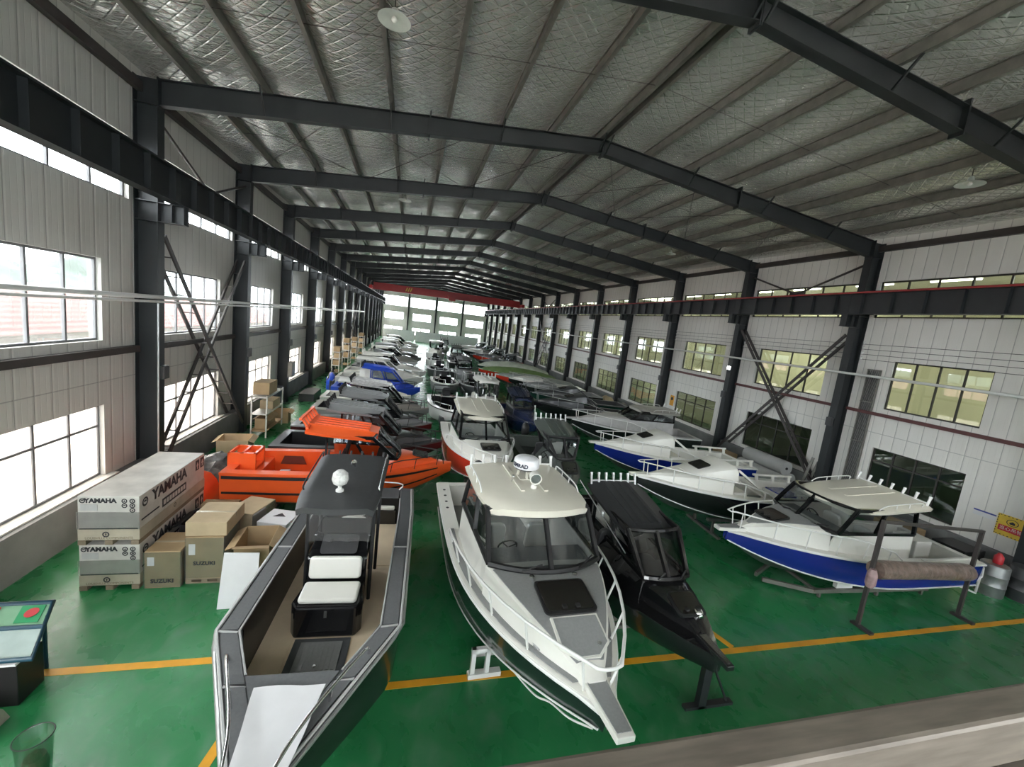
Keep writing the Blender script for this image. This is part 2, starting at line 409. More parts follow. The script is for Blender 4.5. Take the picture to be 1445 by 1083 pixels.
# ceiling foil, sagging between purlins
FOIL = foil_mat()
ADDED_SHEET = glass('added_translucent_sheet', (.5,.5,.5), .05, .2, milky=.75, mcol=(.35,.36,.35))  # for translucent panels added to brighten the far roof
PUR = [XM + s*(.12 + k*1.55) for s in (-1, 1) for k in range(8)]
xs = sorted(PUR); xs = [XL-.25] + xs + [XR+.25]
for side in (-1, 1):
    seg = [x for x in xs if (x-XM)*side > 0]; seg = sorted(seg + [XM])
    U = []
    for a, c in zip(seg, seg[1:]):
        for t in (0,.12,.3,.5,.7,.88): U.append((a+(c-a)*t, sin(PI*t)**.7 if t else 0))
    U.append((seg[-1], 0))
    rings = []
    n = int((YB-YF+.6)/.5)
    for j in range(n+1):
        y = YF-.3 + (YB-YF+.6)*j/n
        bayp = ((y - Y0) % BAY)/BAY
        drape = .03+.10*sin(PI*bayp)**.6
        rings.append([(x, y, roof_z(x)+.285 - sg*(drape+.022*R.random())) for x, sg in U])
    b = MB(); b.loft(rings)
    keep_f = []; added_faces = {}
    for f in b.f:
        cx_ = sum(b.v[i][0] for i in f)/4; cy_ = sum(b.v[i][1] for i in f)/4
        bay = int((cy_-Y0)//BAY); off = abs(cx_-XM)
        if 5 <= bay <= 12 and .35 < off < 8.0 and ((off-.12) % 1.55) > .12 and ((off-.12) % 1.55) < 1.43 and .4 < (cy_-fy(bay)) < 5.8: added_faces.setdefault(bay, []).append(f)
        else: keep_f.append(f)
    b.f = keep_f; b.m = [0]*len(keep_f)
    for bay, fs in added_faces.items():
        s_ = MB(); s_.v = list(b.v); s_.f = fs; s_.m = [0]*len(fs)
        used = sorted({i for f in fs for i in f}); ix = {v: k for k, v in enumerate(used)}
        s_.v = [s_.v[i] for i in used]; s_.f = [[ix[i] for i in f] for f in fs]
        struct(s_.build('added_roof_panel', ADDED_SHEET, smooth=50))  # added panel letting daylight in, gives bright strips between far rafters
    top = [[(x, y, z+.25) for x, y, z in r] for r in (rings[0], rings[-1])]
    b.loft(top)
    struct(b.build('ceiling', FOIL, smooth=50))
for x in PUR:
    b = MB(); z = roof_z(x); s = 1 if x > XM else -1
    b.box((x-.045, YF+.02, z), (x+.045, YB-.02, z+.015)); b.box((x-.005, YF+.02, z+.015), (x+.005, YB-.02, z+.25))
    b.box((x-.045, YF+.02, z+.25), (x+.045, YB-.02, z+.262))
    struct(b.build('roof_purlin', GALV))
for x, s in ((XL+.02, 1), (XR-.02, -1)):                       # eave purlins
    b = MB(); z = roof_z(x)-.3
    b.box((min(x,x+s*.14), YF+.02, z), (max(x,x+s*.14), YB-.02, z+.22)); struct(b.build('eave_purlin', STEEL2))
# portal frames
def hsec(b, x0, x1, y, z0, z1, w=.15, t=.018):
    b.box((x0, y-w, z0), (x0+t, y+w, z1)); b.box((x1-t, y-w, z0), (x1, y+w, z1)); b.box((x0+t, y-.008, z0), (x1-t, y+.008, z1))
for i in range(-3, NF+1):
    y = fy(i) + (.2 if i == -3 else -.2 if i == NF else 0)
    for side in (-1, 1):
        b = MB()
        x0, x1 = (XL+.01, CL) if side < 0 else (CR, XR-.01)
        hsec(b, x0, x1, y, 0.02, 10.60 if side < 0 else 10.57)
        cin = CL if side < 0 else CR
        sg = -side                                              # towards the hall
        for z in (10.0, 7.72, 7.25):                            # stiffeners
            b.box((x0+.02, y-.14, z-.012), (x1-.02, y+.14, z+.012))
        # crane bracket
        tip = cin + sg*.56
        xa, xb = min(cin, tip), max(cin, tip)
        b.box((xa, y-.13, 7.25), (xb, y+.13, 7.268)); b.box((xa, y-.13, 7.70), (xb, y+.13, 7.718))
        b.box((xa, y-.008, 7.268), (xb, y+.008, 7.70))
        for t in (.5, .97):
            xx = cin + sg*.56*t; b.box((xx-.008, y-.12, 7.268), (xx+.008, y+.12, 7.70))
        b.box((x0-.0, y-.2, 0.0), (x1+.0, y+.2, .02))           # base plate
        struct(b.build('steel_column', STEEL))
        # rafter half
        b = MB(); c0 = cin; zt0 = roof_z(c0)-.004; zt1 = roof_z(XM)-.004
        zb0, zb1 = 10.0, 11.33; w = .11
        for (za, zc, d) in ((zb0, zb1, .018), (zt0-.018, zt1-.018, .014)):
            b.add([(c0,y-w,za),(c0,y+w,za),(XM,y+w,zc),(XM,y-w,zc),(c0,y-w,za+d),(c0,y+w,za+d),(XM,y+w,zc+d),(XM,y-w,zc+d)],
                  [(0,3,2,1),(4,5,6,7),(0,1,5,4),(1,2,6,5),(2,3,7,6),(3,0,4,7)])
        b.add([(c0,y-.007,zb0),(XM,y-.007,zb1),(XM,y-.007,zt1),(c0,y-.007,zt0),(c0,y+.007,zb0),(XM,y+.007,zb1),(XM,y+.007,zt1),(c0,y+.007,zt0)],
              [(0,1,2,3),(7,6,5,4),(0,4,5,1),(2,6,7,3)])
        # knee rib, splice plate, ridge plate, fly braces
        b.box((c0-.012, y-.15, 9.95), (c0+.012, y+.15, zt0+.02))
        xs_ = c0 + (XM-c0)*.55; zz = zb0+(zb1-zb0)*.55
        b.box((xs_-.02, y-.13, zz-.08), (xs_+.02, y+.13, zz+.62))
        b.box((XM-side*.02-.012, y-.13, zb1-.08), (XM-side*.02+.012, y+.13, zt1))
        for x in PUR:
            if (x-XM)*side > 0 and abs(x-c0) > .8 and round(abs(x-XM)/1.55) % 2 == 0:
                tz = zb0+(zb1-zb0)*(x-c0)/(XM-c0)
                for sy in (-1, 1): b.bar((x,y+sy*.05,tz+.03), (x,y+sy*.5,roof_z(x)+.02), .04, .04)
        struct(b.build('roof_rafter', STEEL))
# crane runway beams, one length per bay
CRAIL = mat('red_conductor', (.32,.03,.03), .45)
for i in range(-3, NF):
    ya, yb = fy(i)+.005, fy(i+1)-.005
    if i == -3: ya += .05
    if i == NF-1: yb -= .2
    for side in (-1, 1):
        cx = -5.96 if side < 0 else 16.66
        b = MB()
        b.box((cx-.16, ya, 7.72), (cx+.16, yb, 7.738)); b.box((cx-.16, ya, 8.50), (cx+.16, yb, 8.52)); b.box((cx-.008, ya, 7.738), (cx+.008, yb, 8.50))
        for k in range(6):
            y = ya + .5 + k*(yb-ya-1.0)/5; b.box((cx-.14, y-.006, 7.738), (cx+.14, y+.006, 8.5))
        b.box((cx-.03, ya, 8.52), (cx+.03, yb, 8.60))
        o = struct(b.build('crane_runway_beam', STEEL))
        if side > 0:
            r = MB(); r.box((cx-.21, ya, 8.5), (cx-.165, yb, 8.56)); r.build('conductor_rail', CRAIL, o)
# eaves cross bracing above the runway and roof tie rods
def tube_obj(name, p, q, r, m, n=6):
    b = MB(); b.tube([p, q], r, n); return b.build(name, m)
for i in (0, 6, 10):
    for x in (XL+.35, XR-.35):
        a, c = fy(i)+.2, fy(i+1)-.2; m = (a+c)/2
        for p, q in (((x,a,9.75),(x,m,8.72)),((x,c,9.75),(x,m,8.72))): struct(tube_obj('eaves_brace', p, q, .045, STEEL2))
        b = MB(); b.prism([(x-.02,m-.35),(x+.02,m-.35),(x+.02,m+.35),(x-.02,m+.35)], 8.55, 8.85); struct(b.build('eaves_gusset', STEEL2))
    seg = [CL+.3, CL+4.2, XM-3.6, XM-.3]
    for s in (0, 1):
        X = seg if s == 0 else [2*XM-x for x in seg]
        for a, c in zip(X, X[1:]):
            for p, q in (((a,fy(i)+.1,roof_z(a)-.1),(c,fy(i+1)-.1,roof_z(c)-.1)),((c,fy(i)+.1,roof_z(c)-.1),(a,fy(i+1)-.1,roof_z(a)-.1))):
                struct(tube_obj('roof_tie_rod', p, q, .012, STEEL2, 5))
for i in range(-2, NF):                                          # sag rods between purlins at mid bay
    for s in (-1, 1):
        p = [XM+s*.12, XM+s*(.12+1.55*7)]
        struct(tube_obj('sag_rod', (p[0],fy(i)+3,roof_z(p[0])+.08), (p[1],fy(i)+3,roof_z(p[1])+.08), .008, STEEL2, 5))
# gable posts at the far end
for k in (1, 2, 3):
    x = XL+6.125*k; b = MB(); hsec(b, x-.15, x+.15, YB-.2, .02, roof_z(x)-.7, .12); struct(b.build('gable_column', STEEL))
# neighbouring building beyond the corridor glazing
PALE = mat('pale_green_paint', (.70,.69,.50), .6, 0, .04, 1)
PALE2 = mat('cream_ceiling_paint', (.7,.7,.62), .6, 0, .04, 1)
DGREEN = mat('dull_green_paint', (.20,.27,.16), .6, 0, .15, .7)
XO = 23.0
b = MB(); b.box((XO, YF, 0), (XO+.2, YB, 9.8), 0); struct(b.build('wall_corridor', [PALE]))
b = MB(); b.box((XR+.21, YF, 9.6), (XO, YB, 9.8)); struct(b.build('ceiling_corridor', PALE2))
b = MB(); b.box((XR+.21, YF, -.2), (XO, YB, 0)); struct(b.build('floor_corridor', mat('dark_green_floor', (.06,.10,.06), .3)))
b = MB(); b.box((XO-.02, YF+.21, .01), (XO-.005, fy(1), 3.48)); struct(b.build('trim_corridor', DGREEN))
b = MB(); b.box((XR+.25, fy(1), .01), (XO-.03, fy(1)+.1, 3.48)); struct(b.build('wall_corridor_cross', PALE))
b = MB(); b.box((XR+.21, YF, 3.5), (XO-.03, YB, 3.75)); struct(b.build('floor_corridor', mat('grey_tile_floor', (.4,.4,.37), .3)))
for yy in (YF, YB-.2):
    b = MB(); b.box((XR+.21, yy, 0), (XO, yy+.2, 9.8)); struct(b.build('wall_corridor_end', PALE))
TUBE = emis('lit_fluorescent_tube', (1,1,.86), 5)
for i in range(-2, NF):
    for q, (x, z) in enumerate(((19.6, 9.35), (19.4, 3.3))):
        if q == 1 and (i < 1): continue
        o = thing('fluorescent_lamp', 'lit fluorescent batten seen through the dark framed windows of the corridor wall', 'lamp', (x, fy(i)+3, z), 0, 'corridor lamps')
        for k in ((-1.6, 1.6) if q == 0 else (0,)):
            m = MB(); m.tube([(0,k-.75,0),(0,k+.75,0)], .03, 8); m.build('tube', TUBE, o)
            m = MB(); m.box((-.06,k-.8,.035),(.06,k+.8,.1 if q else .12)); m.build('housing', PALE2, o)
            m = MB(); m.box((-.01,k-.01,.1),(.01,k+.01,.2)); m.build('hanger', PALE2, o)
# outside, window side
rr = []
for i in range(41):
    y = -60+5.5*i; rr.append([(-120, y, 0),(-90, y, 8+3*sin(i*.7)+2*R.random()),(-70, y, 1),(-66, y, -.3)])
b = MB(); b.loft(rr); struct(b.build('hill', mat('dull_green_hillside', (.045,.06,.05), .9, 0, .3, .2), smooth=60))
b = MB(); b.box((-130, -60, -.35), (XL-.21, 165, -.25)); b.box((XL-.21, -60, -.35),(60, YF-.25, -.25)); b.box((XL-.21, YB+.25, -.35),(60, 160, -.25))
struct(b.build('ground', mat('pale_pavement', (.5,.48,.45), .9)))
b = MB(); b.box((-26, -20, -.25), (-17, 60, 2.85), 0)
b.add([(-16.6,-20.5,2.75),(-16.6,60.5,2.75),(-21.5,60.5,4.7),(-21.5,-20.5,4.7),(-26.4,-20.5,2.75),(-26.4,60.5,2.75)], [(0,1,2,3),(3,2,5,4),(0,3,4),(1,5,2)], 1)
o = b.build('neighbour_house', [mat('grey_render', (.30,.29,.28), .8), tile_mat()])
tag(o, 'long house with a pink tiled roof outside the upper windows', 'house')
# ------------------------------------------------------------ boats (local frame: stern at the origin on the floor, bow along +x)
def lerp(a, b, t): return a + (b-a)*t
class Hull:
    def __init__(s, L, B, zk, zs, zb, p=2.2, cw=.27, u0=.4, tip=.03, chine=.92, deep=.24, ct=.42, sheer=1.7, table=None):
        s.tab = table; s.ct = ct
        s.L, s.B, s.zk, s.zs, s.zb, s.p, s.cw, s.u0, s.tip, s.ch, s.deep, s.sh = L, B, zk, zs, zb, p, cw, u0, tip, chine, deep, sheer
    def hb(s, x):
        if s.tab:
            for (a, c), (e, g) in zip(s.tab, s.tab[1:]):
                if x <= e: return lerp(c, g, max(0, (x-a)/(e-a)))
            return s.tab[-1][1]
        u = min(max(x/s.L, 0), 1)
        if u < s.u0: return s.B/2*(.92+.08*sin(u/s.u0*PI/2))
        return max(s.tip, s.B/2*(1-((u-s.u0)/(1-s.u0))**s.p))
    def hi(s, x): return max(.02, s.hb(x)-s.cw)
    def zg(s, x): return s.zs+(s.zb-s.zs)*max(0, min(1, x/s.L))**s.sh
    def zkl(s, x):
        u = x/s.L
        return s.zk if u < .55 else s.zk+(s.zb-.1-s.zk)*((u-.55)/.45)**2.6
    def zc(s, x):
        u = x/s.L; z0 = s.zk+s.deep
        return z0 if u < .3 else z0+(s.zb-.14-z0)*.86*((u-.3)/.7)**3.0
    def hc(s, x):
        u = x/s.L; return s.hb(x)*(s.ch-(0 if u < .4 else s.ct*((u-.4)/.6)**1.6))
    def bottom_z(s, x, y):
        return lerp(s.zkl(x), s.zc(x), min(1, abs(y)/max(.01, s.hc(x))))
def stations(a, b, n, pw=.75):
    return [a+(b-a)*(i/n)**pw for i in range(n+1)]

def hull_parts(root, h, side, bottom, gun, deck, n=22, cockpit=(.12, .6), zf=.75, liner=None, strips=None, chine_m=None, rub=None, transom=True, fore=True, gw=None):
    b = MB(); rings = []
    for x in stations(0, h.L, n):
        g, c, zg, zc, zk = h.hb(x), h.hc(x), h.zg(x), h.zc(x), h.zkl(x)
        m = (lerp(c, g, .55)+.02, lerp(zc, zg, .5))
        half = [(g, zg), m, (c+.03, zc+.03), (c, zc)]
        rings.append([(x,-y,z) for y, z in half] + [(x,0,zk)] + [(x,y,z) for y, z in half[::-1]])
    b.loft(rings, [0,0,2,1,1,2,0,0], flip=True)
    b.add(rings[0], [tuple(range(9))], 0)
    b.add(rings[-1], [tuple(range(9))[::-1]], 0)
    b.build('hull', [side, bottom, chine_m or side], root, smooth=32)
    x0, x1 = cockpit[0], cockpit[1]
    # gunwale caps, port and starboard
    for sg in (-1, 1):
        b = MB(); rr = []
        for x in stations(0, x1 if fore else h.L*.985, 14, 1):
            o, i = h.hb(x)+.025, (h.hi(x) if gw is None else max(.01, h.hb(x)-gw)); z = h.zg(x)
            rr.append([(x,sg*o,z-.03),(x,sg*o,z+.02),(x,sg*i,z+.025),(x,sg*i,z-.03)])
        b.loft(rr, ring=True, caps=True); b.build('gunwale', gun, root)
        if rub:
            b = MB(); b.tube([(x, sg*(h.hb(x)+.03), h.zg(x)-.01) for x in stations(0, h.L, 20)], .028, 6); b.build('rub_rail', rub, root, smooth=60)
        if strips:
            for zz, hgt in strips[1]:
                b = MB(); rr = []
                for x in stations(.05, h.L*.93, 12, 1):
                    c, g, zc, zg = h.hc(x), h.hb(x), h.zc(x), h.zg(x)
                    for_ = []
                    for t in (zz-hgt, zz+hgt):
                        y = lerp(c+.03, lerp(c,g,.55)+.02, t/.5) if t < .5 else lerp(lerp(c,g,.55)+.02, g, (t-.5)/.5)
                        for_.append((y, lerp(zc+.03, zg, t)))
                    (ya, za), (yb_, zb_) = for_
                    rr.append([(x,sg*(ya+.002),za),(x,sg*(ya+.03),za),(x,sg*(yb_+.03),zb_),(x,sg*(yb_+.002),zb_)])
                b.loft(rr, ring=True, caps=True); b.build('side_strake', strips[0], root)
    # cockpit liner
    if x1 > x0:
        b = MB(); rr = []
        for x in stations(x0, x1, 12, 1):
            i = h.hi(x)-.003; z = h.zg(x)
            rr.append([(x,-i,z),(x,-i,zf),(x,i,zf),(x,i,z)])
        b.loft(rr, [0,1,0]); b.add(rr[0], [(0,1,2,3)], 0); b.add(rr[-1], [(3,2,1,0)], 0)
        b.build('cockpit_liner', [liner or gun, deck], root)
    if transom:
        b = MB(); i = h.hi(0); z = h.zg(0)
        b.box((0,-i,z-.03),(x0,i,z+.022)); b.build('transom_deck', gun, root, bevel=.01)
    if fore:
        b = MB(); rr = []
        for x in stations(x1, h.L, 12):
            g = h.hb(x)+.025; z = h.zg(x)
            rr.append([(x,-g,z-.03),(x,-g,z+.02),(x,-g*.5,z+.035),(x,0,z+.04),(x,g*.5,z+.035),(x,g,z+.02),(x,g,z-.03)])
        b.loft(rr); b.add(rr[0], [tuple(range(7))[::-1]]); b.add(rr[-1], [tuple(range(7))])
        b.build('foredeck', gun, root, smooth=40)

def cabin_trunk(root, h, xw, xf, ht, topm, padm=None, inset=.04, pm=.17, e0=.1, hatch=None, locker=None, hm=None, lod=0):
    """raised foredeck from the windscreen xw forward to xf"""
    def top(x):
        t = (x-xw)/(xf-xw); return h.zg(x)+.03+ht*(1-.85*t*t)
    def hw(x): return max(.06, h.hi(x)-inset)
    b = MB(); rr = []
    X = stations(xw, xf, 12, 1)
    for x in X:
        w, z0, z1 = hw(x), h.zg(x)-.01, top(x); e = min(e0, (z1-z0)*.4)
        rr.append([(x,-w,z0),(x,-w+e*.35,z1-e*.5),(x,-w+e*1.1,z1),(x,-w*.5,z1+.02),(x,0,z1+.028),(x,w*.5,z1+.02),(x,w-e*1.1,z1),(x,w-e*.35,z1-e*.5),(x,w,z0)])
    b.loft(rr); b.add(rr[0], [tuple(range(9))[::-1]]); b.add(rr[-1], [tuple(range(9))])
    b.build('cabin_top', topm, root, smooth=40)
    if padm:
        b = MB(); rr = []
        for x in stations(xw+.16, xf-.22, 10, 1):
            w = max(.05, hw(x)-pm); z = top(x)
            rr.append([(x,-w,z+.006),(x,-w,z+.02),(x,-w*.5,z+.031),(x,0,z+.038),(x,w*.5,z+.031),(x,w,z+.02),(x,w,z+.006)])
        b.loft(rr); b.add(rr[0], [tuple(range(7))[::-1]]); b.add(rr[-1], [tuple(range(7))])
        b.build('deck_pad', padm, root, smooth=40)
    if hatch:
        x, lx, ly = hatch; z = top(x)+.045; z2 = (top(x+lx/2)-top(x-lx/2))
        for nm, s, dz, m in (('hatch_frame', 0.0, 0, BLACKM), ('hatch_lid', .035, .012, hm or DGLASS)):
            P = round_rect(lx-s*2, ly-s*2, .07)
            b = MB(); b.prism(P, 0, .03)
            M = Matrix.Translation((x,0,z+dz)) @ Matrix.Rotation(-math.atan2(z2,lx), 4, 'Y')
            b.xf(M); b.build(nm, m, root)
        if not lod:
            for sy in (-.1, .1):
                b = MB(); b.box((x+lx/2-.1, sy-.03, z+.02), (x+lx/2-.04, sy+.03, z+.05)); b.build('hatch_latch', BLACKM, root)
    if locker:
        x, lx, ly = locker; z = top(x)+.04; z2 = (top(x+lx/2)-top(x-lx/2))
        P = [(-lx/2,-ly/2),(lx*.22,-ly/2),(lx/2,-ly*.22),(lx/2,ly*.22),(lx*.22,ly/2),(-lx/2,ly/2)]
        M = Matrix.Translation((x,0,z)) @ Matrix.Rotation(-math.atan2(z2,lx), 4, 'Y')
        b = MB(); b.prism([(px_*1.1,py_*1.1) for px_,py_ in P], -.03, .012); b.xf(M); b.build('locker_rim', topm, root)
        b = MB(); b.prism(P, .0, .022); b.xf(M); o = b.build('locker_lid', padm or topm, root)
        b = MB(); b.lathe([(.03,.022),(.03,.03),(.0,.032)], (lx*.25,ly*.3,0), 10); b.xf(M); b.build('lid_catch', ALU, o)
    return top

def curve_pts(x0, cb, w, z, ts): return [Vector((x0+cb*(1-t*t), w*t, z)) for t in ts]
def wheelhouse(root, h, xw0, xw1, xr, zsill, zroof, cb, wt, frame, roofm, sidem, gm, of=.3, rr_=.25, sov=.1, crown=.06, style='round',
               panes=2, rods=6, rodm=None, roof_pad=None, rails=None, slope=0.0, lod=0, posts_only=False, side_split=(0,.48,1), thick=.07, fb=.05, ftaper=.75, wb=None, wo=None):
    wb = wb or h.hi(xw0)-.04
    wo = h.cw if wo is None else wo
    hi = lambda x: max(.05, h.hb(x)-wo)
    base = lambda t: Vector((xw0+cb*(1-t*t), wb*t, zsill))
    topf = lambda t: Vector((xw1+cb*(1-t*t), wt*t, zroof-.01))
    # lower cabin side
    for sg in (-1, 1):
        b = MB(); rr = []
        for x in stations(xr, xw0, 6, 1):
            y = (hi(x)-.02); yt = lerp(min(hi(xr)-.05, wb+.06), wb, (x-xr)/(xw0-xr))
            rr.append([(x,sg*y,h.zg(x)+.01),(x,sg*yt,zsill),(x,sg*(yt-.05),zsill),(x,sg*(y-.05),h.zg(x)+.01)])
        b.loft(rr, ring=True, caps=True); b.build('cabin_side', sidem, root)
    ybr = min(hi(xr)-.05, wb+.06)
    # windscreen panes
    ns = 6
    for k in range(panes):
        t0, t1 = -1+2*k/panes, -1+2*(k+1)/panes
        ts = [lerp(t0, t1, i/ns) for i in range(ns+1)]
        b = MB(); b.loft([[base(t) for t in ts], [topf(t) for t in ts]])
        o = b.build('windscreen_pane', gm, root)
    f = MB(); ts = [-1+2*i/12 for i in range(13)]
    f.tube([base(t)+Vector((.01,0,0)) for t in ts], fb, 6); f.tube([topf(t) for t in ts], fb*.8, 6)
    for k in range(panes+1):
        t = -1+2*k/panes; f.bar(base(t), topf(t), fb*1.7, fb*1.2, up=(0,1,0))
    f.build('windscreen_frame', frame, root)
    if not lod:
        for t in (-.5, .5):
            b = MB(); p = base(t)+Vector((.06,0,.02)); q = base(t+.32)+Vector((.05,0,.05)); q = lerp(q, topf(t+.3), .12)+Vector((.03,0,0))
            b.tube([p, q], .012, 5); b.tube([lerp(p,q,.35)+Vector((.01,0,.01)), q+Vector((.0,.0,.0))], .016, 4); b.build('wiper', BLACKM, root)
    # side glazing
    xrt = xr+.02
    for sg in (-1, 1):
        A0 = Vector((xw0, sg*wb, zsill)); A1 = Vector((xw1, sg*wt, zroof-.01))
        B0 = Vector((xr, sg*ybr, zsill)); B1 = Vector((xrt, sg*wt, zroof-.01))
        f = MB()
        f.bar(A0, B0, fb*1.2, fb*1.3); f.bar(A1, B1, fb*1.2, fb*1.6)
        for q in side_split:
            f.bar(lerp(A0,B0,q), lerp(A1,B1,q), fb*1.5, fb, up=(1,0,0))
        f.build('side_frame', frame, root)
        if not posts_only:
            for q0, q1 in zip(side_split, side_split[1:]):
                b = MB(); b.add([lerp(A0,B0,q0),lerp(A0,B0,q1),lerp(A1,B1,q1),lerp(A1,B1,q0)], [(0,1,2,3)]); b.build('side_window', gm, root)
    # roof
    X0, X1 = xr-rr_, xw1+of
    b = MB(); rr = []; W = wt+sov
    if style == 'round':
        nx, nt = 10, 10
        for i in range(nx+1):
            s = i/nx; row = []
            w = W*(ftaper+(1-ftaper)*min(1,(1-s)/.35)**.6) if s > .65 else W
            for j in range(nt+1):
                t = -1+2*j/nt
                x = lerp(X0, X1+cb*(1-t*t)*1.0, s)
                e = max(0, abs(t)-.8)/.2; e2 = max(0, s-.85)/.15
                z = zroof+thick+slope*(.5-s)+crown*(1-t*t)-.05*e*e-.05*e2*e2
                row.append((x, w*t, z))
            rr.append(row)
    else:
        prof = [(0,1),(.25,1.06),(.72,1.0),(1,ftaper)]
        for s, wf in prof:
            row = []
            for t in (-1,-.55,-.5,0,.5,.55,1):
                z = zroof+thick+slope*(.5-s)+crown*(1 if abs(t) < .53 else (.55 if abs(t) < .6 else 0))
                if abs(t) == 1: z -= .03
                row.append((lerp(X0,X1,s), W*wf*t, z-(.05 if s == 1 else 0)))
            rr.append(row)
    n = len(rr[0]); m = len(rr)
    bot = [[(p[0],p[1]*.97,p[2]-thick-(crown*.3 if 0 < j < n-1 else 0)) for j, p in enumerate(r)] for r in rr]
    b.loft(rr); b.loft(bot, flip=True)
    edge = [rr[0][j] for j in range(n)]+[rr[i][n-1] for i in range(1,m)]+[rr[m-1][j] for j in range(n-2,-1,-1)]+[rr[i][0] for i in range(m-2,0,-1)]
    edb = [bot[0][j] for j in range(n)]+[bot[i][n-1] for i in range(1,m)]+[bot[m-1][j] for j in range(n-2,-1,-1)]+[bot[i][0] for i in range(m-2,0,-1)]
    b.loft([edge, edb], ring=True, flip=True)
    ro = b.build('hardtop', roofm, root, smooth=35)
    zt = lambda s, t: zroof+thick+slope*(.5-s)+crown*(1-t*t)
    if style == 'plate':
        for t in ((-.28, .28) if lod else (-.42, -.14, .14, .42)):
            b = MB(); b.bar((lerp(X0,X1,.08), W*t, zroof+thick+crown+slope*.42+.012), (lerp(X0,X1,.86), W*t, zroof+thick+crown-slope*.36+.006), .07, .03)
            b.build('roof_rib', roofm, ro)
    elif not lod:
        for t in (-.22, .22):
            b = MB(); b.bar((lerp(X0,X1,.1), W*t, zt(.1,t)+.012), (lerp(X0,X1,.8), W*t, zt(.8,t)+.008), .07, .03); b.build('roof_rib', roofm, ro)
    if roof_pad:
        pass
    if rails:
        for sg in (-1, 1):
            b = MB(); y = sg*W*.93
            pts = [(lerp(X0,X1,.12),y,zt(.12,.9)-.02),(lerp(X0,X1,.15),y,zt(.15,.9)+.07),(lerp(X0,X1,.6),y,zt(.6,.9)+.07),(lerp(X0,X1,.72),y,zt(.72,.9)-.03)]
            b.tube(arc_pts(pts,4), .014, 6)
            for s in (.3, .48): b.tube([(lerp(X0,X1,s),y,zt(s,.9)-.03),(lerp(X0,X1,s),y,zt(s,.9)+.07)], .011, 5)
            b.build('roof_rail', rails, root, smooth=60)
    for k in range(rods):
        y = W*.88*(-1+2*k/(rods-1)); z = zroof+thick+slope*.5
        b = MB(); b.lathe([(.028,-.12),(.03,.14),(.036,.16),(.036,.2),(.022,.2),(.02,.05)], (X0+.03,y,z+.02), 8, axis=(-.3,0,1)); b.build('rod_holder', rodm or WTUBE, root, smooth=50)
    if rods and not lod:
        b = MB(); b.tube([(X0+.02,-W*.9,z+.04),(X0+.02,W*.9,z+.04)], .02, 6); b.build('rod_rack_bar', rodm or WTUBE, root)
    return X0, X1, W, zt

def bow_rail(root, h, x0, hr, m, r=.018, out=.0, n_post=5, both=True, name='bow_rail', low=.25, xend=None, join=True, over=.1):
    """stainless style rail from x0 round the stem"""
    xe = xend or h.L*.985
    def P(x, sg, hh): return Vector((x, sg*(max(.10, h.hb(x)-.05+out*(hh/max(.01,hr)))), h.zg(x)+.02+hh))
    run = stations(x0, xe, 10, 1)
    def hh(x):
        t = (x-x0)/(xe-x0); return hr*min(1, (low+t*2.2) if t > 0 else 0)
    o = None
    if join:
        pts = [P(x0,-1,0)]+[P(x,-1,hh(x)) for x in run]+[Vector((xe+over,-.06,h.zg(h.L)+hr)),Vector((xe+over,.06,h.zg(h.L)+hr))]+[P(x,1,hh(x)) for x in run[::-1]]+[P(x0,1,0)]
        b = MB(); b.tube(pts, r, 7); o = b.build(name, m, root, smooth=60); os_ = [o, o]
    else:
        os_ = []
        for sg in (-1, 1):
            b = MB(); b.tube([P(x0,sg,0)]+[P(x,sg,hh(x)) for x in run]+[P(xe,sg,0)+Vector((.05,0,0))], r, 7); os_.append(b.build(name, m, root, smooth=60))
    for k in range(n_post):
        x = lerp(x0, xe, (k+.8)/n_post) if n_post > 1 else xe
        for q, sg in enumerate((-1, 1)):
            b = MB(); b.tube([P(x-.04,sg,-.01), P(x,sg,hh(x))], r*.8, 6); b.build('stanchion', m, os_[q], smooth=60)

def seat(root, x, y, zf, m=None, hgt=.55):
    b = MB(); b.lathe([(.16,0),(.16,.03),(.05,.05),(.05,hgt-.1)], (x,y,zf), 10); o = b.build('seat_pedestal', BLACKM, root)
    b = MB(); P = round_rect(.46,.48,.1); b.prism([(x+p,y+q) for p,q in P], zf+hgt-.1, zf+hgt+.03); b.build('seat_cushion', m or WHITE, root, bevel=.02)
    b = MB(); P = round_rect(.46,.6,.12); b.prism(P, -.05, .05)
    b.xf(Matrix.Translation((x-.26,y,zf+hgt+.3)) @ Matrix.Rotation(math.radians(100),4,'Y') @ Matrix.Rotation(PI/2,4,'Z')); b.build('seat_back', m or WHITE, root, bevel=.02)
def helm(root, h, xw0, zf, zsill, m, wheel=True, w=None):
    w = w or h.hi(xw0)-.12
    b = MB(); b.plate([(xw0-.62,-w,zf+.4),(xw0-.62,w,zf+.4),(xw0-.5,w,zsill-.03),(xw0-.5,-w,zsill-.03)], .05); b.box((xw0-.5,-w,zsill-.08),(xw0+.02,w,zsill-.03)); b.build('dashboard', m, root)
    if wheel:
        c = Vector((xw0-.72, -.4, zsill-.14)); b = MB()
        pts = [c+Vector((.07*sin(a), .17*cos(a), .15*sin(a))) for a in [2*PI*k/16 for k in range(16)]]
        b.tube(pts, .016, 6, closed=True)
        for k in (1, 6, 11): b.tube([c+Vector((.03,0,0)), pts[k]], .012, 5)
        b.tube([c+Vector((.03,0,0)), c+Vector((.2,0,-.06))], .02, 6); b.build('steering_wheel', BLACKM, root, smooth=60)
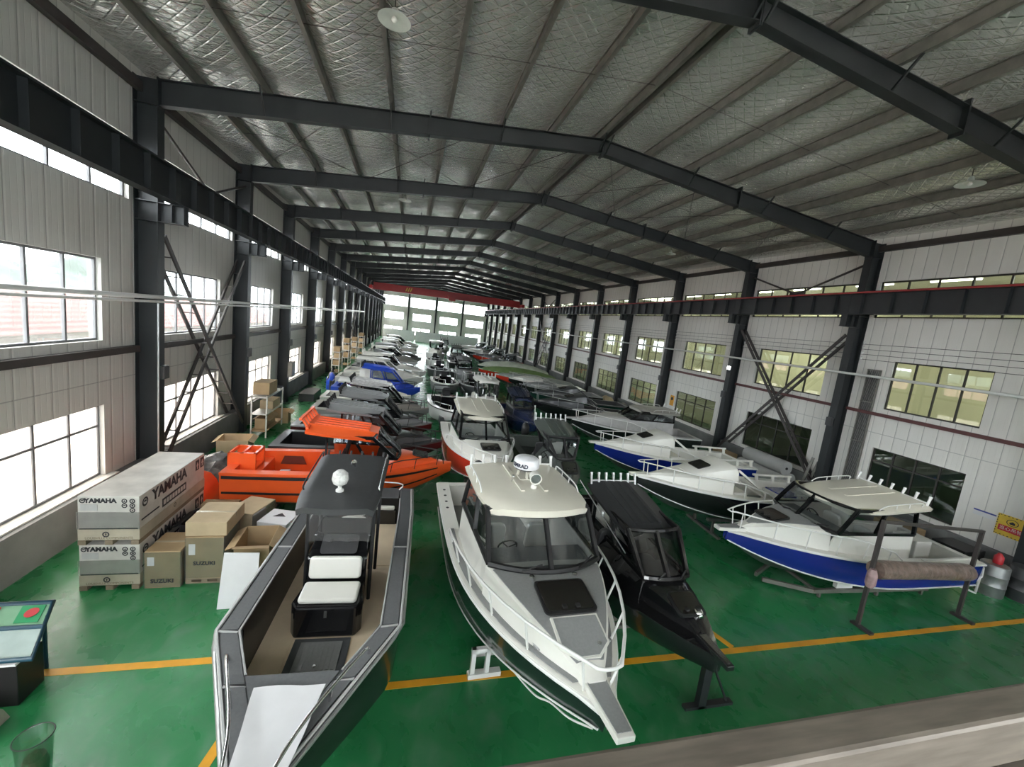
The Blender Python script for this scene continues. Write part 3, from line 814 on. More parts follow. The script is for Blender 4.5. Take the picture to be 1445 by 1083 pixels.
def cleat(root, p, m=None, rz=0):
    b = MB(); b.box((-.03,-.015,0),(.03,.015,.03)); b.tube([(-.08,0,.035),(.08,0,.035)], .012, 6); b.xf(Matrix.Translation(p) @ Matrix.Rotation(rz,4,'Z')); b.build('cleat', m or ALU, root)
def outboard(root, x, z, m, y=0):
    b = MB(); rr = []
    for t, w, lx, ox in ((0,.13,.18,-.02),(.12,.17,.26,0),(.35,.17,.28,-.02),(.5,.12,.2,-.03),(.56,.04,.08,-.02)):
        rr.append([(x-.3+ox+lx*cos(a), y+w*sin(a), z+t) for a in [2*PI*k/14 for k in range(14)]])
    b.loft(rr, ring=True, caps=True); o = b.build('outboard_motor', m, root, smooth=50)
    b = MB(); b.box((x-.38,y-.05,z-.75),(x-.2,y+.05,z)); b.box((x-.12,y-.12,z-.25),(x,y+.12,z+.05)); b.build('motor_leg', BLACKM, o)
def rod_holes(root, h, xs, m):
    for x in xs:
        for sg in (-1, 1):
            b = MB(); b.lathe([(.035,0),(.035,.008),(.022,.009),(.0,.004)], (x,sg*(h.hb(x)-.12),h.zg(x)+.022), 10); b.build('rod_socket', m, root)
def anchor_plank(root, h, m, padm, ln=.5, fwd=.3, w0=.17, w1=.11):
    z = h.zg(h.L)+.03; x = h.L
    b = MB(); b.prism([(x-ln,-w0),(x+fwd,-w1),(x+fwd,w1),(x-ln,w0)], z-.03, z+.05); b.build('anchor_plank', m, root, bevel=.012)
    if padm:
        b = MB(); b.prism([(x-ln+.04,-w0+.03),(x+fwd-.05,-w1+.025),(x+fwd-.05,w1-.025),(x-ln+.04,w0-.03)], z+.05, z+.06); b.build('plank_pad', padm, root)
def cl(label):
    return 'cradle under the ' + (label if len(label.split()) <= 13 else label.split(' with ')[0])
def cradle(h, root, m, label, x0=.12, x1=.62, y=.45, legs=3, group=None):
    """a separate steel stand under the hull"""
    t = thing('boat_cradle', label, 'boat cradle', root.location, root.rotation_euler.z, group)
    xs = [h.L*lerp(x0,x1,k/(legs-1)) for k in range(legs)]
    for sg in (-1, 1):
        b = MB(); zb = [h.bottom_z(x, y-.05)-.012 for x in (xs[0]-.25, xs[-1]+.25)]
        z = min(zb); b.box((xs[0]-.25, sg*y-.05, z-.09), (xs[-1]+.25, sg*y+.05, z)); b.build('bunk', m, t)
        for x in xs:
            b = MB(); b.box((x-.04, sg*y-.035, .06), (x+.04, sg*y+.035, z-.09)); b.build('leg', m, t)
    for x in xs:
        b = MB(); b.box((x-.05,-y-.35,.0),(x+.05,y+.35,.07)); b.build('crossbar', m, t)
    return t
def place(name, label, stern, bow, group=None, cat='boat'):
    dx, dy = bow[0]-stern[0], bow[1]-stern[1]
    t = thing(name, label, cat, (stern[0],stern[1],0), math.atan2(dy,dx), group)
    return t, math.hypot(dx,dy)
def hullpaint(name, col, rough=.22, coat=.4): return mat('hull_'+name, col, rough, 0, .04, 2, coat=coat)
# ------------------------------------------------------------ the named boats
HB_BLACK = hullpaint('black', (.012,.013,.014)); HB_GREENBLACK = hullpaint('green_black', (.012,.022,.019))
HB_BLUE = hullpaint('blue', (.008,.022,.23)); HB_RED = hullpaint('red', (.72,.055,.028)); HB_ORANGE = hullpaint('orange', (.88,.12,.025), .3, .2)
HB_NAVY = hullpaint('navy', (.010,.018,.06)); HB_WHITE = hullpaint('white', (.70,.70,.68)); HB_GREY = hullpaint('grey', (.23,.235,.24), .35, .15)
HB_CHAR = hullpaint('charcoal', (.05,.052,.055), .35, .2); HB_MAROON = hullpaint('maroon', (.06,.012,.014)); HB_GREEN = hullpaint('dark_green', (.012,.045,.032))
HB_GG = hullpaint('grey_green', (.09,.105,.095), .38, .15); HB_TAN = hullpaint('warm_grey', (.33,.32,.29), .4, .1); HB_LBLUE = hullpaint('bright_blue', (.02,.07,.50), .35, .1)
DKALU = mat('bare_hull_aluminium', (.18,.19,.19), .35, .6, .1, 4)
EDGE = mat('light_grey_edging', (.55,.55,.55), .35, .2)
TAN = mat('tan_deck_board', (.74,.60,.43), .65, 0, .1, 2)
CLEARG = glass('clear_side_glass', (.62,.65,.66), .06, .01)
GAUGE = mat('dark_plastic', (.05,.05,.052), .4, 0, .1, 8)
CHROME = mat('polished_metal', (.75,.75,.75), .15, 1, .02, 4)

# --- the white hardtop boat with a black hull, front of the hall
t, L = place('cabin_cruiser', 'white hardtop cabin boat with radar dome on its roof and greenish black hull', (2.21,10.6), (2.47,3.5))
h = Hull(L, 2.5, .35, 1.3, 1.6, 2.5, cw=.27, tip=.06, u0=.45)
hull_parts(t, h, HB_GREENBLACK, DKALU, WHITE, GREY_PAD, cockpit=(.2, 4.7), zf=.75, liner=WHITE, rub=WTUBE)
for sg in (-1, 1):
    b = MB(); b.tube([(x, sg*(h.hc(x)+.045), h.zc(x)+.02) for x in stations(0,h.L*.995,24)], .013, 6); b.build('chine_rail', WTUBE, t)
    b = MB(); rr = []
    for x in stations(2.6, 6.7, 14, 1):
        o, i = h.hb(x)-.04, max(.02,h.hb(x)-.15); z = h.zg(x)+.026
        if x > 4.6: z += .012
        rr.append([(x,sg*o,z),(x,sg*o,z+.01),(x,sg*i,z+.012),(x,sg*i,z)])
    b.loft(rr, ring=True, caps=True); b.build('side_deck_pad', GREY_PAD, t)
cabin_trunk(t, h, 4.85, 6.82, .50, WHITE, GREY_PAD, hatch=(5.72,.60,.78), locker=(6.32,.52,.62), inset=-.14, pm=.05, e0=.04)
wheelhouse(t, h, 4.9, 4.38, 2.80, 2.05, 2.70, .30, .90, mat('satin_black_frame', (.010,.010,.011), .38, 0, .1, 6), CREAM, WHITE, BGLASS, of=.07, rr_=.22, sov=.10, crown=.07, rods=8, rails=WTUBE, thick=.09, fb=.05, ftaper=.88, wb=.94, wo=.2)
helm(t, h, 4.85, .75, 2.0, GREY_PAD, w=.85); seat(t, 3.6, -.45, .75); seat(t, 3.6, .45, .75)
bow_rail(t, h, 2.6, .45, WTUBE, .022, out=.12, n_post=6, low=.3, over=.02)
anchor_plank(t, h, WHITE, GREY_PAD, .55, .36)
rod_holes(t, h, (.5,.85,1.2,1.55), BLACKM)
for p in ((6.1,-.52,1.58),(6.1,.52,1.58)): cleat(t, p, ALU, .3)
for y in (-.35,.35):
    b = MB(); b.lathe([(.04,0),(.04,.02),(.0,.03)], (5.28,y,2.03), 10); b.build('deck_filler', CHROME, t)
# radar dome, its bracket and the searchlight
RX, RZ = .27, -.09
b = MB(); b.lathe([(.20,0),(.245,.02),(.25,.10),(.235,.17),(.20,.20),(.0,.215)], (3.15+RX,.02,3.15+RZ), 28); rd = b.build('radar_dome', mat('radar_white', (.72,.72,.74), .35), t, smooth=40)
b = MB(); b.lathe([(.215,0),(.215,.015)], (3.15+RX,.02,3.135+RZ), 28); b.build('dome_base', GAUGE, rd)
txt = text_mesh('SIMRAD', .10, mat('dark_blue_print', (.02,.025,.06), .5), 'dome_lettering', rd, None, .002, bold=.004)
for v in txt.data.vertices:
    a = v.co.x/.252; yy = v.co.y
    # wrapped round the front of the dome, facing the bow
    ang = -.88+a
    v.co = Vector((3.15+RX+.2535*cos(ang), .02+.2535*sin(ang), 3.15+RZ+.085+yy))
b = MB(); b.box((3.0,-.12,2.93),(3.3,.16,2.97)); b.bar((3.05,-.1,2.96),(3.08,-.08,3.14),.03,.06); b.bar((3.05,.14,2.96),(3.08,.12,3.14),.03,.06); b.bar((3.26,.02,2.96),(3.22,.02,3.14),.03,.06); b.xf(Matrix.Translation((RX,0,RZ))); b.build('radar_bracket', CREAM, t)
b = MB(); b.lathe([(.055,0),(.055,.05),(.02,.07),(.02,.14)], (3.68,.02,2.955), 14); b.xf(Matrix.Translation((RX,0,RZ))); sl = b.build('searchlight', WHITE, t, smooth=40)
b = MB(); b.lathe([(.05,-.1),(.095,-.06),(.105,.05),(.11,.09),(.1,.09),(.09,.06)], (3.68,.02,3.17), 16, axis=(1,-.1,-.15)); b.xf(Matrix.Translation((RX,0,RZ))); b.build('lamp_body', WHITE, sl, smooth=40)
b = MB(); b.lathe([(.09,.0),(.0,.012)], (3.755,.012,3.158), 16, axis=(1,-.1,-.15)); b.xf(Matrix.Translation((RX,0,RZ))); b.build('lens', CLEARG, sl)
b = MB(); b.lathe([(.012,0),(.012,.06),(.03,.09),(.03,.16),(.02,.17)], (3.4,-.32,2.97), 10, axis=(.6,0,1)); b.xf(Matrix.Translation((RX,0,RZ))); b.build('horn', CHROME, t)
outboard(t, -.06, 1.25, BLACKM)
cr_ = cradle(h, t, WTUBE, 'white steel cradle under the white hardtop boat with the radar dome', .16, .62, .5)
for sg in (-1,1):
    b = MB()
    for y in (.98,.74): b.box((4.8,sg*y-.035,.0),(4.87,sg*y+.035,.52))
    b.box((4.8,min(sg*.5,sg*1.02),.45),(4.87,max(sg*.5,sg*1.02),.52)); b.box((4.78,min(sg*.5,sg*1.05),.0),(4.89,max(sg*.5,sg*1.05),.08)); b.build('end_frame', WTUBE, cr_)
# mooring rope hanging along the chine near the bow
b = MB(); ch_ = lambda x, d=0, e=.07: (x, -(h.hc(x)+e), h.zc(x)-d)
b.tube(arc_pts([ch_(5.75,-.02,.05),ch_(6.0,.03,.06),ch_(6.2,.06,.06),ch_(6.4,.02,.05),ch_(6.7,.05,.06),(7.0,-.09,h.zc(7.0)-.01)],5), .012, 6)
b.build('bow_rope', mat('pale_rope', (.6,.62,.58), .8), t)

# --- the black and grey centre console boat
t, L = place('centre_console_boat', 'black open centre console boat with grey deck pads and black T-top', (-.70,9.75), (-.98,2.95))
h = Hull(L, 2.16, .35, 1.48, 1.72, 2.1, cw=.26, u0=.62, tip=.05, chine=.96, ct=.15, table=[(0,1.03),(1.2,1.08),(4.72,1.08),(6.72,.10),(6.85,.05)])
zf = .86
hull_parts(t, h, HB_BLACK, DKALU, mat('gunwale_charcoal_metal', (.10,.10,.105), .4, .2), TAN, cockpit=(.55, 5.45), zf=zf, liner=mat('black_inner_side', (.010,.010,.011), .35, 0, .1, 4), rub=ALU)
for sg in (-1, 1):                                   # grey pads in lengths with light joints
    for xa, xb in ((.15,2.7),(2.74,4.70),(4.76,5.55),(5.6,6.45)):
        b = MB(); rr = []
        for x in stations(xa, xb, 6, 1):
            o, i = h.hb(x)-.035, max(.02, h.hb(x)-.225); z = h.zg(x)+(.026 if x < 5.44 else .044)
            rr.append([(x,sg*o,z),(x,sg*o,z+.012),(x,sg*i,z+.014),(x,sg*i,z)])
        b.loft(rr, ring=True, caps=True); b.build('gunwale_pad', DPAD if xb < 3 else mat('slate_deck_pad', (.13,.135,.14), .65, 0, .08, 30, bump=.15, bscale=160), t)
    b = MB(); b.tube([(x,sg*(h.hb(x)+.0),h.zg(x)+.035) for x in [.1,1.2,2.7,4.72,5.5,6.6]], .018, 6); b.build('edge_rail', EDGE, t)
    b = MB(); b.tube([(x,sg*(h.hb(x)-.25),h.zg(x)+.03) for x in [.6,1.2,2.7,4.72,5.42]], .014, 6); b.build('inner_edge_rail', EDGE, t)
    for x in (2.72,4.73,5.57):
        b = MB(); b.bar((x,sg*(h.hb(x)-.02),h.zg(x)+.04),(x+(.03 if x > 4 else 0),sg*(h.hb(x)-.24),h.zg(x)+.04),.03,.012); b.build('joint_strip', EDGE, t)
    # bow grab rail
    pts = [(5.2,sg*(h.hb(5.2)-.1),h.zg(5.2)+.02),(5.35,sg*(h.hb(5.3)-.09),h.zg(5.3)+.2),(6.2,sg*(h.hb(6.2)-.03),h.zg(6.2)+.24),(6.75,sg*.16,h.zg(6.7)+.22),(6.85,sg*.08,h.zg(6.8)+.02)]
    b = MB(); b.tube(arc_pts(pts,5), .018, 7); o = b.build('bow_rail', CHROME, t, smooth=60)
    b = MB(); b.tube([(5.85,sg*(h.hb(5.85)-.08),h.zg(5.85)+.03),(5.85,sg*(h.hb(5.85)-.06),h.zg(5.85)+.235)], .014, 6); b.build('stanchion', CHROME, o)
rod_holes(t, h, (.35,.75,1.15,1.6), CHROME)
b = MB(); P = [(5.47,-.47),(5.47,.47),(6.3,.08),(6.3,-.08)]; b.prism(P, 1.685, 1.712); b.build('bow_deck_pad', MATS['slate_deck_pad'], t)
# white sheet lying over the bow
b = MB(); rr = []
for i in range(9):
    s = i/8; x = 5.72+s*1.05
    w = lerp(.34,.20,s); rr.append([(x, lerp(-w,w,j/6)+.04, 1.80+.012*sin(i*1.3+j)+.012*R.random()) for j in range(7)])
b.loft(rr); o = b.build('white_sheet', WPAPER, None, smooth=50); o.parent = t
wm = t.matrix_basis.copy(); o.parent = None; o.data.transform(wm); tag(o, 'white protective sheet draped over the bow of the black console boat', 'sheet')
# tan floor boards with dark hatch
for (xa,xb,ya,yb) in ((.6,2.2,-.8,.8),(2.25,4.7,-.82,-.42),(2.25,4.7,.42,.82),(4.75,5.35,-.68,.68)):
    b = MB(); b.box((xa,ya,zf+.004),(xb,yb,zf+.016)); b.build('floor_board', TAN, t)
b = MB(); b.box((4.0,-.38,zf+.004),(4.7,.38,zf+.02)); fh = b.build('floor_hatch', DPAD, t)
b = MB(); b.box((4.08,-.28,zf+.02),(4.62,.28,zf+.034))
for k in range(8): b.box((4.12,-.25+k*.067,zf+.034),(4.58,-.215+k*.067,zf+.04))
b.build('hatch_lid', GREY_PAD, fh); b = MB(); b.lathe([(.025,0),(.025,.01),(0,.012)],(4.52,0,zf+.04),10); b.build('lid_catch', CHROME, fh)
# console, forward seat box
b = MB(); b.prism([(2.35,-.45),(3.3,-.45),(3.3,.45),(2.35,.45)], zf+.01, 1.72); b.plate([(3.3,-.45,1.72),(3.3,.45,1.72),(2.9,.4,1.95),(2.9,-.4,1.95)], -.04); b.box((2.35,-.45,1.72),(2.95,.45,1.93)); b.build('console', BLACKG, t, bevel=.02)
b = MB(); b.xf(Matrix.Identity(4)); P = round_rect(.34,.56,.05); b.prism(P,0,.015)
b.xf(Matrix.Translation((3.12,0,1.855)) @ Matrix.Rotation(math.radians(30),4,'Y')); b.build('console_hatch', GAUGE, t)
for y in (-.14,.14):
    b = MB(); b.lathe([(.03,0),(.03,.02),(.012,.025)], (3.08,y,1.885), 10, axis=(.5,0,.87)); b.build('fuel_filler', BLACKM, t)
b = MB(); P = [(3.3,-.42),(3.85,-.50),(3.98,-.42),(3.98,.42),(3.85,.50),(3.3,.42)]; b.prism(P, zf+.01, 1.36); sb = b.build('seat_box', BLACKG, t, bevel=.03)
b = MB(); P = round_rect(.44,.82,.06); b.prism(P,0,.08); b.xf(Matrix.Translation((3.70,0,1.365))); b.build('seat_cushion', WHITE, t, bevel=.03)
b = MB(); P = round_rect(.34,.78,.06); b.prism(P,0,.09); b.xf(Matrix.Translation((3.33,0,1.60)) @ Matrix.Rotation(math.radians(80),4,'Y')); b.build('seat_back', WHITE, t, bevel=.03)
b = MB(); b.box((3.975,-.02,1.2),(3.99,.02,1.31)); b.build('seat_latch', CHROME, t)
# T-top
for x in (2.3,3.15):
    for sg in (-1,1):
        b = MB(); b.tube([(x,sg*.5,zf+.02),(x-.02,sg*.5,1.9),(x-.0,sg*.5,2.72)], .03, 8); b.build('top_post', BLACKM, t, smooth=60)
b = MB(); b.loft([[(3.22,lerp(-.46,.46,j/6),1.95+.02*(j%2)) for j in range(7)],[(3.2,lerp(-.48,.48,j/6),2.68) for j in range(7)]]); b.build('windscreen', FILM, t)
b = MB(); rr = []
for i in range(9):
    s = i/8; x = lerp(2.02,3.72,s); w = .60-(.06*(s>.8)*(s-.8)/.2)
    rr.append([(x+(.13*(1-tt*tt) if i == 8 else .0), w*tt, lerp(2.98,2.80,s)+.03*(1-tt*tt)-(.05*((abs(tt)-.8)/.2)**2 if abs(tt) > .8 else 0)-(.02 if i == 8 else 0)) for tt in [-1+2*j/12 for j in range(13)]])
bot = [[(p[0],p[1]*.98,p[2]-.09) for p in r] for r in rr]
b.loft(rr); b.loft(bot, flip=True); n = 13; m = 9
ring = [(0,j) for j in range(n)]+[(i,n-1) for i in range(1,m)]+[(m-1,j) for j in range(n-2,-1,-1)]+[(i,0) for i in range(m-2,0,-1)]
b.loft([[rr[i][j] for i,j in ring],[bot[i][j] for i,j in ring]], ring=True, flip=True)
tt_ = b.build('hardtop', mat('charcoal_roof', (.045,.046,.048), .42, 0, .1, 12), t, smooth=35)
for sg in (-1,1):
    b = MB(); b.tube(arc_pts([(2.1,sg*.56,2.97),(2.14,sg*.56,3.05),(3.2,sg*.56,2.94),(3.26,sg*.56,2.84)],4), .013, 6); b.build('roof_rail', CHROME if sg > 0 else BLACKM, t, smooth=60)
for k in range(6):
    b = MB(); b.lathe([(.018,-.06),(.018,.05),(.022,.07)], (2.02,-.48+.192*k,3.0), 8, axis=(-.25,0,1)); b.build('rod_holder', BLACKM, t)
b = MB(); b.lathe([(.06,0),(.06,.03),(.03,.05),(.03,.09),(.10,.13),(.125,.2),(.11,.29),(.05,.34),(0,.345)], (3.35,-.02,2.87), 16); b.build('wrapped_searchlight', mat('milky_wrap', (.62,.62,.60), .25, 0, .2, 25, bump=.6, bscale=30), t, smooth=40)
b = MB(); b.lathe([(.012,0),(.012,.1),(.05,.2),(.03,.24)], (2.5,.06,2.96), 10, axis=(.75,0,.6)); b.build('horn', CHROME, t)
# stern seat and port lounge
b = MB(); b.box((.1,-.75,zf),(.6,.75,1.22)); b.build('stern_locker', BLACKG, t, bevel=.02)
b = MB(); b.box((.15,-.7,1.22),(.62,.7,1.31)); b.build('stern_cushion', WHITE, t, bevel=.03)
b = MB(); b.tube(arc_pts([(.1,-.75,1.5),(.08,-.72,1.66),(.08,.72,1.66),(.1,.75,1.5)],4), .016, 6); b.build('stern_rail', WTUBE, t)
seat(t, 1.95, 0, zf, WHITE, .75)
cradle(h, t, ALU, 'aluminium cradle under the black open console boat', .2, .6, .42)

# --- the black plate boat beside the white hardtop
def plate_boat(name, label, stern, bow, hullm, topm, roofm, B=2.0, zk=.35, zs=1.15, zb=1.4, xw0=4.6, xw1=4.05, xr=2.7, zsill=1.75, zroof=2.3, wt=.62, slope=.3, rods=7, rodm=None,
               strips=None, gm=None, rail=None, lod=0, ht=.32, liner=None, deck=None, frame=None, pad=None, cat='boat', group=None, of=.25, ftaper=.72, cb=.08, railh=.3, cw=.22, xf=None, tip=.05, rr_=.3, rubm=None, motor=True, side_split=(0,.5,1), out=0, cradm=None, sov=.08, crown=.05):
    t, L = place(name, label, stern, bow, group, cat)
    h = Hull(L, B, zk, zs, zb, 2.0, cw=cw, u0=.5, tip=tip)
    n = 22 if not lod else 12
    hull_parts(t, h, hullm, DKALU, topm, deck or DPAD, n=n, cockpit=(.25, xw0-.05), zf=zk+.38, liner=liner or topm, strips=strips, rub=rubm)
    cabin_trunk(t, h, xw0, xf or L*.93, ht, topm, pad, hatch=(lerp(xw0,L,.42),.45,.5) if not lod else None, lod=lod, inset=.03)
    wheelhouse(t, h, xw0, xw1, xr, zsill, zroof, cb, wt, frame or BLACKG, roofm, topm, gm or BGLASS, of=of, rr_=rr_, style='plate', rods=rods, rodm=rodm or BLACKM, slope=slope, lod=lod, ftaper=ftaper, panes=2, side_split=side_split, sov=sov, crown=crown)
    helm(t, h, xw0-.03, zk+.38, zsill, GAUGE, not lod)
    if not lod:
        seat(t, xw0-1.15, -.38, zk+.38, GAUGE); seat(t, xw0-1.15, .38, zk+.38, GAUGE)
    if rail: bow_rail(t, h, L*.62, railh, rail, .016, n_post=3, join=False, xend=L*.95, out=out)
    if motor and not lod: outboard(t, -.05, zs-.1, BLACKM)
    cradle(h, t, cradm or GALV, cl(label), .18, .62, B*.2, legs=2 if lod else 3)
    return t, h
t, h = plate_boat('plate_cabin_boat', 'glossy black plate cabin boat with black ribbed roof next to the white radar boat', (4.64,10.3), (4.64,4.25), HB_BLACK, BLACKG, mat('matt_black_roof', (.03,.031,.033), .5, 0, .08, 10), B=1.98,
    xw0=4.66, xw1=4.12, xr=2.75, zsill=1.72, zroof=2.32, wt=.53, slope=.28, rods=7, rodm=ALU, zs=1.12, zb=1.36, ht=.34, ftaper=.78, of=.06, frame=BLACKG)
anchor_plank(t, h, HB_BLACK, CHROME, .4, .22, .09, .06)
b = MB(); b.lathe([(.09,0),(.1,.05),(.08,.1),(.04,.13)], (5.35,.12,1.52), 14, axis=(.6,.1,.6)); b.build('bow_spotlight', CHROME, t, smooth=40)
b = MB(); b.tube([(2.3,-.72,2.5),(4.3,-.62,1.95)], .012, 5); b.lathe([(.035,0),(.04,.06),(.03,.1)], (3.4,-.67,2.2), 8); b.build('whip_antenna', ALU, t)
# drawbar stand in front of it
t = thing('bow_stand', 'black upright bow stand on the floor beside the black plate boat', 'stand', (5.0,4.75,0))
b = MB(); b.box((-.07,-.05,.0),(.07,.05,.98)); b.build('post', STEEL, t); b = MB(); b.box((-.3,-.05,0),(.6,.05,.05)); b.build('foot', STEEL, t); b = MB(); b.bar((.0,0,.95),(.5,0,.05),.03,.03); b.build('strut', STEEL, t)

# --- grey green plate boat behind it
t, h = plate_boat('plate_cabin_boat', 'grey green plate cabin boat with ribbed roof and row of rod holders', (5.2,16.3), (5.02,10.55), HB_GG, HB_GG, HB_GG, B=1.9,
    xw0=4.75, xw1=4.3, xr=3.1, zsill=1.78, zroof=2.36, wt=.55, slope=.26, rods=7, rodm=ALU, zs=1.15, zb=1.35, ht=.4, ftaper=.8, of=.1, gm=CLEARG, frame=BLACKM)
seat(t, 4.0, .0, .73, WHITE, .8)
b = MB(); b.tube([(2.9,-.62,2.5),(2.9,-.66,3.0)], .014, 6); b.lathe([(.03,0),(.03,.05),(0,.06)], (2.9,-.66,3.0), 8); b.build('mast_light', ALU, t)

# --- red hulled white hardtop boat
def cruiser(label, stern, bow, hullm, roofm=CREAM, topm=WHITE, B=2.3, zk=.45, zs=1.35, zb=1.7, xw0=4.2, xw1=3.75, xr=2.2, zsill=2.05, zroof=2.6, wt=.76, cb=.25, rods=6, rails=True, lod=0, gm=None, hatch=True, pads=None, railh=.4, chine=True,
            bottom=None, plank=True, group=None, name='cabin_cruiser', railm=None, thick=.08, slope=.0, of=.12, cb_=None, rr_=.25, ht=None, cradm=None, rail0=.42, posts=5, frame=None, crad=True, out=.08, wb=None, wo=None, inset=.02):
    t, L = place(name, label, stern, bow, group)
    h = Hull(L, B, zk, zs, zb, 2.25, cw=.25, tip=.05)
    hull_parts(t, h, hullm, bottom or DKALU, topm, GREY_PAD, n=22 if not lod else 12, cockpit=(.2, xw0-.1), zf=zk+.35, liner=topm, rub=None if lod else WTUBE)
    if chine and not lod:
        for sg in (-1, 1):
            b = MB(); b.tube([(x, sg*(h.hc(x)+.04), h.zc(x)+.02) for x in stations(0,h.L*.995,18)], .018, 6); b.build('chine_rail', WTUBE, t)
    hh = ht or (zsill-h.zg(xw0)-.02)
    cabin_trunk(t, h, xw0, L*.95, hh, topm, pads, hatch=(lerp(xw0+cb,L,.36),.55,.6) if hatch else None, inset=inset, pm=.12, lod=lod, hm=None)
    wheelhouse(t, h, xw0, xw1, xr, zsill, zroof, cb, wt, frame or BLACKG, roofm, topm, gm or BGLASS, of=of, rr_=rr_, rods=rods, lod=lod, rails=WTUBE if not lod and rails else None, slope=slope, thick=thick, wb=wb, wo=wo)
    helm(t, h, xw0-.03, zk+.35, zsill, GREY_PAD, not lod, w=wb and wb-.1)
    if not lod: seat(t, xw0-1.2, -.42, zk+.35); seat(t, xw0-1.2, .42, zk+.35)
    if rails: bow_rail(t, h, L*rail0, railh, railm or WTUBE, .018 if not lod else .02, out=out, n_post=posts if not lod else 3, low=.3)
    if plank and not lod: anchor_plank(t, h, topm, pads, .45, .28, .15, .10)
    if crad: cradle(h, t, cradm or GALV, cl(label), .18, .6, B*.2, legs=2 if lod else 3)
    return t, h
t, h = cruiser('white hardtop cabin boat with bright red hull', (2.66,17.2), (2.72,10.75), HB_RED, bottom=HB_RED, B=2.3, zk=.35, zs=1.3, zb=1.62, xw0=4.2, xw1=3.68, xr=2.0, zsill=1.86, zroof=2.56, wt=.76, slope=.18, rods=5, wb=.84, wo=.2, inset=-.08)

# --- blue hulled hardtop boat on the right
t, h = cruiser('white hardtop cabin boat with royal blue hull beside the yellow floor line', (14.7,7.45), (7.85,7.75), HB_BLUE, B=2.3, zs=1.13, zb=1.43, zk=.25, xw0=4.64, xw1=4.15, xr=2.35, zsill=1.82, zroof=2.40, wt=.86, cb=.28, rods=7, slope=.20, wb=.9, wo=.2, inset=-.08, gm=CLEARG,
               pads=GREY_PAD, railh=.48, of=.05, crad=False, rail0=.4, posts=6, rr_=.3)
seat(t, 3.3, -.35, .6, WHITE, .85); b = MB(); b.box((.6,-.3,.6),(1.15,.3,1.3)); b.build('bait_station', WHITE, t, bevel=.03)
for sg in (-1,1):
    b = MB(); b.tube([(.0,sg*.9,1.14),(-.32,sg*.9,.92),(-.34,sg*.9,.68),(-.02,sg*.9,.46)], .035, 7); o = b.build('boarding_frame', WTUBE, t)
    b = MB(); b.tube([(-.3,sg*.9,.68),(-.3,sg*.9,.2),(.35,sg*.9,.42)], .03, 7); b.build('step_frame', WTUBE, o)
for sg in (-1,1):
    b = MB(); b.bar((-.0,sg*.85,1.17),(2.0,sg*1.0,1.19),.06,.05); b.build('coaming', WHITE, t)
# its trailer
tr_ = thing('boat_trailer', 'galvanised trailer frame under the blue hulled hardtop boat', 'trailer', t.location, t.rotation_euler.z)
for sg in (-1,1):
    b = MB(); b.bar((.9,sg*.62,.16),(4.6,sg*.62,.16),.07,.1); b.bar((4.6,sg*.62,.16),(5.6,sg*.1,.14),.07,.1); b.build('side_rail', GALV, tr_)
    for xa in (1.2, 3.4):
        z = h.bottom_z(xa+.25,.5)-.02; b = MB(); b.box((xa,sg*.56-.05,.21),(xa+.5,sg*.56+.05,z)); b.build('bunk', WTUBE, tr_)
for x in (1.1,2.6,4.4):
    b = MB(); b.box((x-.04,-.6,.08),(x+.04,.6,.14)); b.build('crossbar', GALV, tr_)
    for sg in (-1,1):
        b = MB(); b.box((x-.03,sg*.62-.03,0),(x+.03,sg*.62+.03,.11)); b.build('leg', GALV, tr_)

